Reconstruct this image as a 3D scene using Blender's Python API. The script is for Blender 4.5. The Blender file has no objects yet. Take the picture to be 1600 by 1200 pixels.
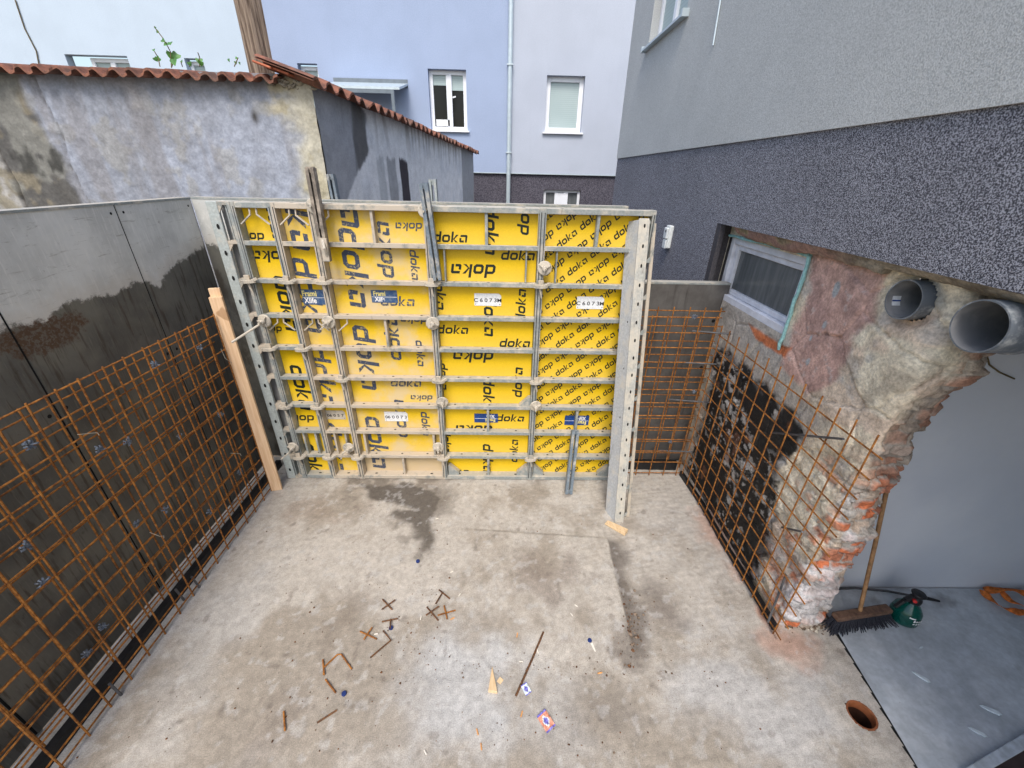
import bpy, bmesh, math, random
import numpy as np
from mathutils import Vector, Matrix
random.seed(7)
SC = bpy.context.scene
COL = SC.collection
R = math.radians
# ------------------------------------------------------------------ camera
F, PITCH, ROLL, YAW, CAMH = 631.02, .4794, -.023, .0223, 2.9296
_fw = np.array([math.sin(YAW)*math.cos(PITCH), math.cos(YAW)*math.cos(PITCH), -math.sin(PITCH)])
_rt = np.array([math.cos(YAW), -math.sin(YAW), 0.0]); _dn = np.cross(_fw, _rt)
_c, _s = math.cos(ROLL), math.sin(ROLL)
_R0, _D0 = _c*_rt + _s*_dn, -_s*_rt + _c*_dn
CAM = bpy.data.cameras.new('camera'); CO = bpy.data.objects.new('camera', CAM); COL.objects.link(CO)
CAM.sensor_width = 36; CAM.lens = F/1600*36; CAM.clip_start = .05; CAM.clip_end = 500
m3 = Matrix(((_R0[0], -_D0[0], -_fw[0]), (_R0[1], -_D0[1], -_fw[1]), (_R0[2], -_D0[2], -_fw[2])))
CO.matrix_world = Matrix.Translation((0, 0, CAMH)) @ m3.to_4x4()
SC.camera = CO
# ------------------------------------------------------------------ light
SUN_EL, SUN_AZ = R(53), R(188)          # azimuth clockwise from +Y (north)
W = bpy.data.worlds.new('World'); SC.world = W; W.use_nodes = True
wn = W.node_tree; bg = wn.nodes['Background']
sky = wn.nodes.new('ShaderNodeTexSky'); sky.sky_type = 'NISHITA'; sky.sun_disc = False
sky.sun_elevation = SUN_EL; sky.sun_rotation = SUN_AZ; sky.air_density = 1.2; sky.dust_density = 3.0; sky.ozone_density = 1.0
wn.links.new(sky.outputs[0], bg.inputs[0]); bg.inputs[1].default_value = .122
sl = bpy.data.lights.new('sun', 'SUN'); sl.energy = 1.2; sl.angle = R(22); sl.color = (1, .96, .9)
so = bpy.data.objects.new('sun', sl); COL.objects.link(so)
sd = Vector((math.sin(SUN_AZ)*math.cos(SUN_EL), math.cos(SUN_AZ)*math.cos(SUN_EL), math.sin(SUN_EL)))
so.rotation_euler = sd.to_track_quat('Z', 'Y').to_euler(); so.location = sd*30
VS = SC.view_settings; VS.view_transform = 'Standard'; VS.look = 'None'; VS.gamma = 1; VS.exposure = 1.04

# ------------------------------------------------------------------ helpers
def ray(px, py):
    return (px-800)/F*_R0 + (py-600)/F*_D0 + _fw
def at(px, py, ax, val):
    d = ray(px, py); o = np.array([0, 0, CAMH]); return o + d*((val-o[ax])/d[ax])
def fl(px, py, z=0.0): return at(px, py, 2, z)
def hashn(ix, iy, s):
    h = (ix.astype(np.int64)*374761393 + iy.astype(np.int64)*668265263 + s*974634777) & 0x7fffffff
    h = ((h ^ (h >> 13))*1274126177) & 0x7fffffff
    return ((h ^ (h >> 16)) & 0xffffff)/float(0xffffff)
def vn(x, y, s=0):
    x = np.asarray(x, float); y = np.asarray(y, float)
    ix = np.floor(x); iy = np.floor(y); fx = x-ix; fy = y-iy
    fx = fx*fx*(3-2*fx); fy = fy*fy*(3-2*fy)
    a = hashn(ix, iy, s); b = hashn(ix+1, iy, s); c = hashn(ix, iy+1, s); d = hashn(ix+1, iy+1, s)
    return (a*(1-fx)+b*fx)*(1-fy) + (c*(1-fx)+d*fx)*fy
def fbm(x, y, o=4, s=0, g=.5):
    t = 0; a = 1; n = 0
    for i in range(o):
        t = t + a*vn(x, y, s+i*17); n += a; a *= g; x = np.asarray(x)*2.03+3.1; y = np.asarray(y)*2.03+1.7
    return t/n
def sst(a, b, x):
    t = np.clip((x-a)/(b-a), 0, 1); return t*t*(3-2*t)
def sdpoly(U, V, poly):
    """signed distance (negative inside) of points to a polygon"""
    P = np.array(poly, float); d = np.full(U.shape, 1e9); ins = np.zeros(U.shape, bool); n = len(P)
    for i in range(n):
        a = P[i]; b = P[(i+1) % n]; e = b-a
        t = np.clip(((U-a[0])*e[0] + (V-a[1])*e[1])/(e@e+1e-12), 0, 1)
        d = np.minimum(d, np.hypot(U-a[0]-t*e[0], V-a[1]-t*e[1]))
        if e[1] != 0:
            c = ((a[1] > V) != (b[1] > V)) & (U < e[0]*(V-a[1])/e[1]+a[0]); ins ^= c
    return np.where(ins, -d, d)
def chunks(x, y, s):
    """worley cells: returns (cell hash, second hash, dx, dy to the cell centre, edge distance)"""
    ix, iy = np.floor(x), np.floor(y); b1 = np.full(x.shape, 9.0); b2 = b1.copy(); H1 = np.zeros(x.shape); H2 = H1.copy(); DX = H1.copy(); DY = H1.copy()
    for i in (-1, 0, 1):
        for j in (-1, 0, 1):
            cx, cy = ix+i, iy+j; px = cx+.1+.8*hashn(cx, cy, s); py = cy+.1+.8*hashn(cx, cy, s+1); d = np.hypot(x-px, y-py)
            n = d < b1; b2 = np.where(n, b1, np.minimum(b2, d)); b1 = np.where(n, d, b1)
            H1 = np.where(n, hashn(cx, cy, s+2), H1); H2 = np.where(n, hashn(cx, cy, s+3), H2); DX = np.where(n, x-px, DX); DY = np.where(n, y-py, DY)
    return H1, H2, DX, DY, b2-b1
def mixc(A, c, f):
    return A*(1-f[..., None]) + np.array(c)*f[..., None]

def sub(p, o): return (p[0]-o[0], p[1]-o[1], p[2]-o[2])
class MB:
    def __init__(s): s.v = []; s.f = []; s.m = []
    def add(s, v, f, mi=0):
        n = len(s.v); s.v += [tuple(map(float, p)) for p in v]; s.f += [tuple(i+n for i in q) for q in f]; s.m += [mi]*len(f); return s
    def box(s, x0, x1, y0, y1, z0, z1, mi=0):
        v = [(x, y, z) for z in (z0, z1) for y in (y0, y1) for x in (x0, x1)]
        return s.add(v, [(0, 2, 3, 1), (4, 5, 7, 6), (0, 1, 5, 4), (2, 6, 7, 3), (0, 4, 6, 2), (1, 3, 7, 5)], mi)
    def bar(s, a, b, w, h, up=(0, 0, 1), mi=0, w1=None, h1=None):
        a = Vector(a); b = Vector(b); d = (b-a).normalized(); u = Vector(up)
        x = d.cross(u)
        if x.length < 1e-4: x = d.cross(Vector((1, 0, 0)))
        x.normalize(); u = x.cross(d)
        v = []
        for p, ww, hh in ((a, w, h), (b, w1 or w, h1 or h)):
            for sx, sy in ((-1, -1), (1, -1), (1, 1), (-1, 1)): v.append(p + x*ww/2*sx + u*hh/2*sy)
        return s.add(v, [(0, 1, 2, 3), (7, 6, 5, 4), (0, 4, 5, 1), (1, 5, 6, 2), (2, 6, 7, 3), (3, 7, 4, 0)], mi)
    def tube(s, pts, r, n=8, mi=0, cap=True):
        pts = [Vector(p) for p in pts]; rs = r if isinstance(r, (list, tuple)) else [r]*len(pts)
        v = []; f = []; pu = None
        for i, p in enumerate(pts):
            d = (pts[min(i+1, len(pts)-1)]-pts[max(i-1, 0)]).normalized()
            if pu is None:
                pu = d.orthogonal().normalized()
            pu = (pu - d*pu.dot(d)).normalized(); w = d.cross(pu)
            for k in range(n):
                t = 2*math.pi*k/n; v.append(p + (pu*math.cos(t)+w*math.sin(t))*rs[i])
        for i in range(len(pts)-1):
            for k in range(n):
                a = i*n+k; b = i*n+(k+1) % n; f.append((a, b, b+n, a+n))
        if cap: f.append(tuple(reversed(range(n)))); f.append(tuple(range((len(pts)-1)*n, len(pts)*n)))
        return s.add(v, f, mi)
    def lathe(s, prof, c, ax=(0, 0, 1), n=24, mi=0):
        """prof: list of (r, h) along axis ax from centre c"""
        ax = Vector(ax).normalized(); u = ax.orthogonal().normalized(); w = ax.cross(u); c = Vector(c)
        v = []; f = []
        for r, h in prof:
            for k in range(n):
                t = 2*math.pi*k/n; v.append(c + ax*h + (u*math.cos(t)+w*math.sin(t))*max(r, 1e-5))
        for i in range(len(prof)-1):
            for k in range(n):
                a = i*n+k; b = i*n+(k+1) % n; f.append((a, b, b+n, a+n))
        return s.add(v, f, mi)
    def prism(s, poly, y0, y1, mi=0):
        """polygon in xz extruded in y"""
        n = len(poly); v = [(p[0], y0, p[1]) for p in poly]+[(p[0], y1, p[1]) for p in poly]
        f = [tuple(range(n)), tuple(reversed(range(n, 2*n)))]+[((i+1) % n, i, i+n, (i+1) % n+n) for i in range(n)]
        return s.add(v, f, mi)
    def disc(s, c, r, ax, mi=0, n=10, rx=None):
        ax = Vector(ax).normalized(); u = Vector((0, 0, 1)) if abs(ax.z) < .9 else Vector((0, 1, 0)); w = ax.cross(u); c = Vector(c)
        return s.add([c + u*math.sin(2*math.pi*k/n)*r + w*math.cos(2*math.pi*k/n)*(rx or r) for k in range(n)], [tuple(range(n))], mi)
    def xf(s, M):
        s.v = [tuple(M @ Vector(p)) for p in s.v]; return s
    def build(s, name, mats, parent=None, smooth=False, bevel=0, local=False):
        o = Vector(parent['_o']) if (parent is not None and '_o' in parent and not local) else Vector((0, 0, 0))
        me = bpy.data.meshes.new(name); me.from_pydata([tuple(Vector(p)-o) for p in s.v], [], s.f)
        mats = mats if isinstance(mats, (list, tuple)) else [mats]
        for m in mats: me.materials.append(m)
        me.polygons.foreach_set('material_index', s.m)
        me.update()
        ob = bpy.data.objects.new(name, me); COL.objects.link(ob)
        bm = bmesh.new(); bm.from_mesh(me); bmesh.ops.recalc_face_normals(bm, faces=bm.faces); bm.to_mesh(me); bm.free()
        if smooth:
            for p in me.polygons: p.use_smooth = True
            try: me.set_sharp_from_angle(angle=R(40))
            except Exception: pass
        if bevel:
            b = ob.modifiers.new('bevel', 'BEVEL'); b.width = bevel; b.segments = 1; b.limit_method = 'ANGLE'
        if parent is not None:
            ob.parent = parent; ob['_o'] = tuple(o)
        return ob
ROOTS = []
def tag(o, label=None, cat=None, group=None, kind=None):
    if label: o['label'] = label
    if cat: o['category'] = cat
    if group: o['group'] = group
    if kind: o['kind'] = kind
    return o
def thing(name, label, cat, loc=(0, 0, 0), group=None, rot=None):
    o = bpy.data.objects.new(name, None); COL.objects.link(o); o.location = loc; o['_o'] = tuple(loc); o.empty_display_size = .1
    if rot: o.rotation_euler = rot
    return tag(o, label, cat, group)
def copy_tree(o, parent=None):
    c = o.copy(); COL.objects.link(c)
    if parent is not None: c.parent = parent
    for ch in list(o.children): copy_tree(ch, c)
    return c
def grid(name, P, colr, mat, parent=None, keep=None, smooth=True):
    """P (nu,nv,3) points, colr (nu,nv,3) albedo -> mesh with attribute Col"""
    nu, nv = P.shape[:2]; o = np.array(parent['_o']) if parent is not None and '_o' in parent else np.zeros(3)
    idx = np.arange(nu*nv).reshape(nu, nv)
    q = np.stack([idx[:-1, :-1], idx[1:, :-1], idx[1:, 1:], idx[:-1, 1:]], -1).reshape(-1, 4)
    if keep is not None:
        k = keep[:-1, :-1] & keep[1:, :-1] & keep[1:, 1:] & keep[:-1, 1:]; q = q[k.reshape(-1)]
    me = bpy.data.meshes.new(name)
    me.vertices.add(nu*nv); me.vertices.foreach_set('co', (P.reshape(-1, 3)-o).astype(np.float32).ravel())
    me.loops.add(q.size); me.loops.foreach_set('vertex_index', q.ravel().astype(np.int32))
    me.polygons.add(len(q)); me.polygons.foreach_set('loop_start', np.arange(0, q.size, 4, dtype=np.int32))
    try: me.polygons.foreach_set('loop_total', np.full(len(q), 4, np.int32))
    except Exception: pass
    me.update(calc_edges=True); me.validate()
    ca = me.color_attributes.new('Col', 'FLOAT_COLOR', 'POINT')
    cc = np.ones((nu*nv, 4), np.float32); cc[:, :3] = np.clip(colr.reshape(-1, 3), 0, 1); ca.data.foreach_set('color', cc.ravel())
    me.materials.append(mat)
    if smooth: me.polygons.foreach_set('use_smooth', np.ones(len(q), bool))
    ob = bpy.data.objects.new(name, me); COL.objects.link(ob)
    if parent is not None: ob.parent = parent; ob['_o'] = tuple(o)
    return ob

# ------------------------------------------------------------------ materials
class Mt:
    def __init__(s, name, rough=.7, metal=0.0, spec=.4):
        s.mat = bpy.data.materials.new(name); s.mat.use_nodes = True; s.nt = s.mat.node_tree
        s.b = s.nt.nodes['Principled BSDF']; s.b.inputs['Roughness'].default_value = rough; s.b.inputs['Metallic'].default_value = metal
        s.b.inputs['Specular IOR Level'].default_value = spec
        s.pos = s.nt.nodes.new('ShaderNodeNewGeometry').outputs['Position']
    def set(s, inp, v):
        if isinstance(v, bpy.types.NodeSocket): s.nt.links.new(v, inp)
        elif isinstance(v, (tuple, list)) and len(v) == 3 and inp.type == 'RGBA': inp.default_value = (*v, 1)
        else: inp.default_value = v
    def noise(s, scale, detail=4, rough=.55, vec=None, dist=0, stretch=None):
        n = s.nt.nodes.new('ShaderNodeTexNoise'); v = vec or s.pos
        if stretch:
            mp = s.nt.nodes.new('ShaderNodeMapping'); s.nt.links.new(v, mp.inputs[0]); mp.inputs['Scale'].default_value = stretch; v = mp.outputs[0]
        s.nt.links.new(v, n.inputs['Vector']); n.inputs['Scale'].default_value = scale; n.inputs['Detail'].default_value = detail
        n.inputs['Roughness'].default_value = rough; n.inputs['Distortion'].default_value = dist
        return n.outputs[0]
    def vor(s, scale, feat='F1', out='Distance'):
        n = s.nt.nodes.new('ShaderNodeTexVoronoi'); n.feature = feat; s.nt.links.new(s.pos, n.inputs['Vector']); n.inputs['Scale'].default_value = scale
        return n.outputs[out]
    def rng(s, v, a, b, c=0.0, d=1.0):
        n = s.nt.nodes.new('ShaderNodeMapRange'); n.interpolation_type = 'SMOOTHSTEP'
        s.set(n.inputs[0], v); 
        for i, q in enumerate((a, b, c, d)): s.set(n.inputs[1+i], q)
        return n.outputs[0]
    def math(s, op, a, b=0.0):
        n = s.nt.nodes.new('ShaderNodeMath'); n.operation = op; s.set(n.inputs[0], a); s.set(n.inputs[1], b); return n.outputs[0]
    def mix(s, f, a, b, mode='MIX'):
        n = s.nt.nodes.new('ShaderNodeMix'); n.data_type = 'RGBA'; n.blend_type = mode
        s.set(n.inputs[0], f); s.set(n.inputs[6], a); s.set(n.inputs[7], b); return n.outputs[2]
    def xyz(s, v=None):
        n = s.nt.nodes.new('ShaderNodeSeparateXYZ'); s.nt.links.new(v or s.pos, n.inputs[0]); return n.outputs
    def nrm(s):
        return s.xyz(s.nt.nodes.new('ShaderNodeNewGeometry').outputs['Normal'])
    def attr(s, name='Col'):
        n = s.nt.nodes.new('ShaderNodeVertexColor'); n.layer_name = name; return n.outputs[0]
    def col(s, c): s.set(s.b.inputs['Base Color'], c); return s
    def rough(s, c): s.set(s.b.inputs['Roughness'], c); return s
    def bump(s, h, strength=.4, dist=.01):
        n = s.nt.nodes.new('ShaderNodeBump'); n.inputs['Strength'].default_value = strength; n.inputs['Distance'].default_value = dist
        s.nt.links.new(h, n.inputs['Height']); s.nt.links.new(n.outputs[0], s.b.inputs['Normal']); return s
def flat(name, c, rough=.6, metal=0.0, var=.25, scale=30, bump=0.0):
    m = Mt(name, rough, metal); n = m.noise(scale, 4)
    f = m.rng(n, .3, .7)
    m.col(m.mix(f, tuple(x*(1-var) for x in c), tuple(min(1, x*(1+var)) for x in c)))
    if bump: m.bump(n, bump, .004)
    return m.mat
def steel(name, base, dust, amt, topdust=.6):
    m = Mt(name, .6, .1, .4)
    n1 = m.noise(9, 6, .65); n2 = m.noise(60, 4, .6); n3 = m.noise(5, 5, .6, stretch=(3, 3, .6))
    c = m.mix(m.rng(n2, .35, .7), tuple(x*.84 for x in base), tuple(x*1.1 for x in base))
    f = m.math('ADD', m.rng(n1, .62-amt*.4, .82-amt*.4, 0, .85), m.math('MULTIPLY', m.rng(m.nrm()[2], .3, .9), topdust))
    c = m.mix(m.math('MINIMUM', f, 1.0), c, dust)
    c = m.mix(m.rng(n3, .62, .72, 0, .5), c, (.1, .085, .07))
    m.col(c); m.rough(m.rng(n2, .2, .8, .5, .8)); m.bump(n2, .25, .003); return m.mat
M = {}
M['steel'] = steel('dusty_galvanised_steel', (.27, .295, .29), (.50, .46, .39), .38)
M['steel_dusty'] = steel('cement_splashed_steel', (.25, .26, .245), (.52, .45, .36), .75, .5)
M['steel_flange'] = steel('pale_flange_steel', (.40, .44, .43), (.52, .49, .42), .3, .2)
M['steel_front'] = steel('cream_grey_profile_steel', (.44, .44, .41), (.56, .52, .44), .5, .3)
M['groove_shade'] = flat('groove_shadow_strip', (.06, .06, .06), .9)  # dark strip colour, stands in for the shade in the profile groove
M['steel_old'] = steel('brown_old_steel', (.17, .145, .12), (.42, .36, .29), .45, .3)
M['steel_clean'] = steel('galvanised_steel', (.30, .34, .35), (.5, .48, .44), .25, .4)
M['steel_post'] = steel('worn_pale_steel', (.50, .52, .535), (.6, .57, .51), .35, .3)
M['cast'] = steel('cement_coated_casting', (.33, .31, .27), (.52, .47, .39), .7, .45)
M['blue_steel'] = steel('blue_grey_steel', (.16, .2, .24), (.45, .43, .38), .35, .3)
M['hole'] = flat('hole_and_gap_shade', (.008, .008, .008), .9)  # flat black painted in place of the shade inside holes and gaps
M['wire'] = flat('tie_wire', (.55, .52, .45), .5, .3)
def sheet(name, dust):
    m = Mt(name, .42, 0, .45); z = m.xyz()[2]
    n1 = m.noise(3.2, 5, .6); n2 = m.noise(26, 5, .65); n3 = m.noise(110, 3)
    bay = m.math('FRACT', m.math('DIVIDE', z, .3))
    low = m.rng(bay, .62, .03, 0, .55)
    f = m.math('ADD', m.rng(n1, .66-dust*.36, .86-dust*.3, 0, .55+.35*dust), m.math('MULTIPLY', low, .25+dust*.8))
    f = m.math('ADD', f, m.rng(n2, .62-.12*dust, .8, 0, .5*dust))
    c = m.mix(m.rng(n3, .3, .7), (.70, .455, .002), (.76, .505, .004))
    c = m.mix(m.math('MINIMUM', f, .96), c, (.60, .475, .27))
    low9 = m.rng(z, .33, .26, 0, .85 if dust > .5 else 0)
    c = m.mix(low9, c, (.50, .40, .28))
    c = m.mix(m.rng(n2, .72, .78, 0, .6), c, (.2, .14, .06))
    m.col(c); m.rough(m.rng(f, 0, 1, .4, .8)); return m.mat
M['yellow'] = sheet('yellow_form_sheet', .06); M['yellow_mid'] = sheet('yellow_form_sheet_dusty', .46); M['yellow_dust'] = sheet('yellow_form_sheet_cement_covered', .62)
def ink(name, c, back, wear):
    m = Mt(name, .5); n = m.noise(45, 5, .7); n2 = m.noise(7, 4)
    f = m.math('MULTIPLY', m.rng(m.math('ADD', n, m.math('MULTIPLY', n2, .4)), .86-wear*.3, 1.0-wear*.3), .75)
    m.col(m.mix(f, c, back)); return m.mat
M['ink'] = ink('black_print', (.008, .016, .014), (.5, .36, .02), .1)
M['ink_worn'] = ink('worn_blue_black_print', (.045, .06, .10), (.5, .4, .2), .46)
M['ink_mid'] = ink('black_print_dusty', (.018, .02, .02), (.5, .38, .12), .45)
def greysheet():
    m = Mt('grey_form_sheet', .7, 0, .3)
    p = m.xyz(); n1 = m.noise(2.2, 6, .6); n2 = m.noise(16, 6, .7); n3 = m.noise(6, 5, .6, stretch=(1, 5, .5)); n4 = m.noise(70, 4)
    dry = m.mix(m.rng(n1, .35, .65), (.47, .475, .455), (.63, .635, .61))
    dry = m.mix(m.rng(n3, .5, .75, 0, .6), dry, (.64, .64, .61))
    sc = m.noise(9, 7, .75, stretch=(1, 9, .7), dist=.5); sc2 = m.noise(7, 7, .75, stretch=(1, .8, 7), dist=.7)
    dry = m.mix(m.rng(sc, .52, .66, 0, .6), dry, (.70, .69, .66)); dry = m.mix(m.rng(sc2, .58, .66, 0, .55), dry, (.22, .205, .18))
    dry = m.mix(m.rng(n2, .64, .74, 0, .6), dry, (.17, .15, .12))
    # wet, algae-dark lower part with its own ragged upper edge
    pts = [at(px, py, 0, -2.65) for px, py in ((0, 512), (30, 507), (75, 495), (102, 471), (135, 465), (180, 456), (219, 438), (249, 447), (270, 411), (300, 396), (327, 376))]
    rp = m.nt.nodes.new('ShaderNodeValToRGB'); rp.color_ramp.interpolation = 'LINEAR'
    el = rp.color_ramp.elements
    y0, y1 = 1.0, 4.0
    seq = [(y0, 1.75), (1.6, 1.9)]+[(q[1], q[2]) for q in pts]+[(y1, 2.56)]
    seq = sorted(seq)
    el[0].position = 0; el[0].color = (seq[0][1]/3,)*3+(1,); el[1].position = 1; el[1].color = (seq[-1][1]/3,)*3+(1,)
    for y, z in seq[1:-1]:
        e = el.new((y-y0)/(y1-y0)); e.color = (z/3,)*3+(1,)
    s = m.nt.nodes.new('ShaderNodeMapRange'); m.set(s.inputs[0], p[1]); s.inputs[1].default_value = y0; s.inputs[2].default_value = y1
    m.nt.links.new(s.outputs[0], rp.inputs[0])
    zb = m.math('MULTIPLY', rp.outputs[0], 3.0)
    e = m.math('SUBTRACT', m.math('ADD', zb, m.math('MULTIPLY', m.math('SUBTRACT', n2, .5), .16)), p[2])
    wetf = m.rng(e, -.012, .02)
    wet = m.mix(m.rng(n1, .35, .65), (.085, .084, .078), (.15, .145, .125))
    wet = m.mix(m.rng(n3, .52, .66, 0, .75), wet, (.05, .04, .03)); wet = m.mix(m.rng(sc, .54, .66, 0, .4), wet, (.2, .19, .165))
    wet = m.mix(m.rng(n2, .62, .72, 0, .5), wet, (.04, .03, .02))
    q0, q1 = at(20, 520, 0, -2.65), at(105, 515, 0, -2.65); cy, cz = (q0[1]+q1[1])/2, (q0[2]+q1[2])/2-.02
    bx = m.math('DIVIDE', m.math('SUBTRACT', p[1], cy), .26); bz = m.math('DIVIDE', m.math('SUBTRACT', p[2], cz), .11)
    br_ = m.math('ADD', m.math('MULTIPLY', bx, bx), m.math('MULTIPLY', bz, bz))
    wet = m.mix(m.math('MULTIPLY', m.rng(m.math('ADD', br_, m.math('MULTIPLY', m.math('SUBTRACT', n2, .5), 3.0)), 1.1, .5), m.rng(n4, .4, .55, .4, .95)), wet, (.075, .04, .025))
    halo = m.rng(m.math('ABSOLUTE', e), .14, .0, 0, .45)
    dry = m.mix(halo, dry, (.50, .45, .38))
    m.col(m.mix(wetf, dry, wet)); m.rough(m.math('SUBTRACT', m.rng(n2, .2, .8, .65, .85), m.math('MULTIPLY', wetf, .2))); m.bump(n4, .1, .003); return m.mat
M['greysheet'] = greysheet()
m = Mt('dark_form_sheet', .55); n1 = m.noise(4, 6, .65); n2 = m.noise(3, 5, .6, stretch=(6, 6, .5))
m.col(m.mix(m.rng(n2, .55, .75, 0, .7), m.mix(m.rng(n1, .35, .65), (.075, .07, .066), (.12, .115, .11)), (.035, .03, .026))); M['darksheet'] = m.mat
m = Mt('inner_grey_sheet', .5); n1 = m.noise(6, 5)
m.col(m.mix(m.rng(n1, .3, .7), (.13, .13, .135), (.24, .235, .225))); M['innergrey'] = m.mat
m = Mt('rusty_rebar', .8, .0, .3); n1 = m.noise(38, 5, .7); n2 = m.noise(6, 3); rib = m.noise(160, 2, .5)
c = m.mix(m.rng(n1, .35, .65), (.15, .052, .013), (.42, .175, .038)); c = m.mix(m.rng(n2, .5, .7, 0, .55), c, (.085, .034, .016))
m.col(c); m.bump(rib, .5, .004); M['rust'] = m.mat
m = Mt('dark_rusty_steel', .75, .1); n1 = m.noise(60, 5, .7); m.col(m.mix(m.rng(n1, .4, .65), (.07, .035, .02), (.2, .09, .035))); M['rustdark'] = m.mat
M['darksteel'] = flat('dark_bare_steel', (.1, .1, .105), .5, .3)
M['spacer'] = flat('dark_plastic', (.12, .145, .185), .35, 0, .5, 80)
M['strip'] = flat('black_rubber', (.012, .012, .013), .55)
m = Mt('pale_pine', .7); g = m.noise(8, 6, .6, stretch=(6, 6, .35), dist=.8); k = m.noise(5, 2)
c = m.mix(m.rng(g, .3, .7), (.66, .43, .25), (.78, .56, .36)); c = m.mix(m.rng(k, .72, .76, 0, .6), c, (.3, .15, .06)); m.col(c); M['pine'] = m.mat
m = Mt('fresh_wood', .7); g = m.noise(14, 5, .6, stretch=(5, 1, 1)); m.col(m.mix(m.rng(g, .3, .7), (.62, .43, .24), (.75, .56, .34))); M['fresh'] = m.mat
m = Mt('weathered_timber', .85); g = m.noise(6, 7, .65, stretch=(9, 9, .5), dist=.4)
c = m.mix(m.rng(g, .3, .66), (.08, .05, .034), (.34, .265, .20)); m.col(c); m.bump(g, .9, .02); M['oldwood'] = m.mat

def attrmat(name, rough=.85, grain=60, amt=.3, bump=.5, dist=.004, big=9, bigamt=.25, wetrough=None):
    m = Mt(name, rough, 0, .3); a = m.attr(); n = m.noise(grain, 5, .65); n2 = m.noise(big, 5, .6)
    c = m.mix(1.0, a, m.mix(m.rng(n, .3, .7), (1-amt,)*3, (1+amt*.6,)*3), 'MULTIPLY')
    c = m.mix(1.0, c, m.mix(m.rng(n2, .3, .7), (1-bigamt,)*3, (1+bigamt*.6,)*3), 'MULTIPLY')
    m.col(c); m.bump(n, bump, dist); return m
m = attrmat('concrete_slab', .85, 150, .24, .6, .003, 30, .12)
v = m.vor(70); pit = m.rng(v, .0, .22, 1, 0)
nn = m.noise(24, 3); pit = m.math('MULTIPLY', pit, m.rng(nn, .58, .68))
old = m.b.inputs['Base Color'].links[0].from_socket
m.col(m.mix(m.math('MULTIPLY', pit, .6), old, (.09, .08, .07))); M['slab'] = m.mat
M['masonry'] = attrmat('broken_masonry', .9, 60, .28, .7, .008, 14, .18).mat
M['plaster_old'] = attrmat('old_plaster', .9, 45, .16, .6, .006, 10, .12).mat
M['plaster_paint'] = attrmat('garden_wall_render', .9, 60, .12, .4, .004, 8, .08).mat
m = attrmat('painted_floor', .45, 30, .1, .1, .002, 5, .16); st = m.noise(5, 6, .7, stretch=(1, 7, 1), dist=.6)
old = m.b.inputs['Base Color'].links[0].from_socket
m.col(m.mix(m.rng(st, .62, .72, 0, .35), old, (.14, .155, .18))); M['floorpaint'] = m.mat
def render(name, a, b, grain, bump, streak=.0, mid=(.4, .6)):
    m = Mt(name, .9, 0, .25); n = m.noise(grain, 4, .7); n2 = m.noise(1.3, 5, .55); n3 = m.noise(2, 5, .6, stretch=(4, 4, .35))
    c = m.mix(m.rng(n, mid[0], mid[1]), a, b)
    c = m.mix(m.rng(n2, .35, .7, 0, .14), c, tuple(x*.6 for x in a))
    c = m.mix(m.rng(n3, .5, .75, 0, streak), c, tuple(x*.55 for x in a))
    m.col(c); m.bump(n, bump, .004); return m.mat
M['plinth'] = render('mosaic_plinth_render', (.05, .05, .062), (.41, .412, .46), 165, .8, .06, (.45, .585))
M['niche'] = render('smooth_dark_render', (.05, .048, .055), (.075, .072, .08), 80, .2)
M['upper'] = render('grey_facade_render', (.37, .38, .375), (.60, .61, .60), 150, .9, .05, (.38, .6))
M['fargrey'] = render('pale_facade_render', (.41, .45, .53), (.46, .50, .58), 60, .3, .05)
M['farblue'] = render('blue_facade_render', (.30, .37, .52), (.35, .42, .575), 60, .3, .05)
M['farpale'] = render('white_blue_facade_render', (.45, .535, .63), (.50, .585, .67), 60, .2, .04)
M['fardark'] = render('dark_base_render', (.045, .04, .055), (.13, .125, .15), 45, .4, .1)
M['pvc'] = flat('white_window_plastic', (.78, .80, .84), .35, 0, .03, 5)
M['pvcwarm'] = flat('white_dirty_plastic', (.66, .68, .74), .4, 0, .12, 9)
m = Mt('window_glass_dark', .08, 0, .25); n = m.noise(3, 4); m.col(m.mix(m.rng(n, .6, .8), (.004, .005, .006), (.02, .024, .02))); M['glass'] = m.mat
m = Mt('dusty_window_glass', .22, 0, .5); n = m.noise(9, 6, .7, stretch=(1, 2.5, .25)); m.col(m.mix(m.rng(n, .35, .75), (.10, .11, .115), (.17, .18, .185))); M['glass_dusty'] = m.mat
m = Mt('blind_slats', .5); p = m.xyz(); fr = m.math('FRACT', m.math('MULTIPLY', p[2], 24)); n = m.noise(2, 3)
m.col(m.mix(m.rng(fr, .0, .25, .55, 0), m.mix(n, (.33, .42, .42), (.42, .5, .5)), (.18, .25, .26))); M['blind'] = m.mat
M['alu'] = flat('painted_metal', (.5, .58, .62), .35, .3, .06, 8)
M['alu_dark'] = flat('grey_metal', (.16, .19, .22), .4, .4, .1, 8)
M['foam'] = flat('teal_sealing_foam', (.27, .50, .50), .8, 0, .15, 40, .3)
m = Mt('terracotta_tile', .8); n = m.noise(14, 5, .65); n2 = m.noise(3, 4)
c = m.mix(m.rng(n, .35, .65), (.12, .055, .038), (.27, .11, .068)); m.col(m.mix(m.rng(n2, .48, .66, 0, .7), c, (.11, .075, .06))); m.bump(n, .4, .006); M['tile'] = m.mat
m = Mt('red_roof_tile', .75); n = m.noise(14, 5, .65); m.col(m.mix(m.rng(n, .3, .7), (.36, .10, .05), (.48, .16, .085))); M['tile_red'] = m.mat
M['mortar'] = flat('lime_mortar', (.36, .33, .27), .95, 0, .35, 40, .9)
M['pipe'] = None
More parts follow.
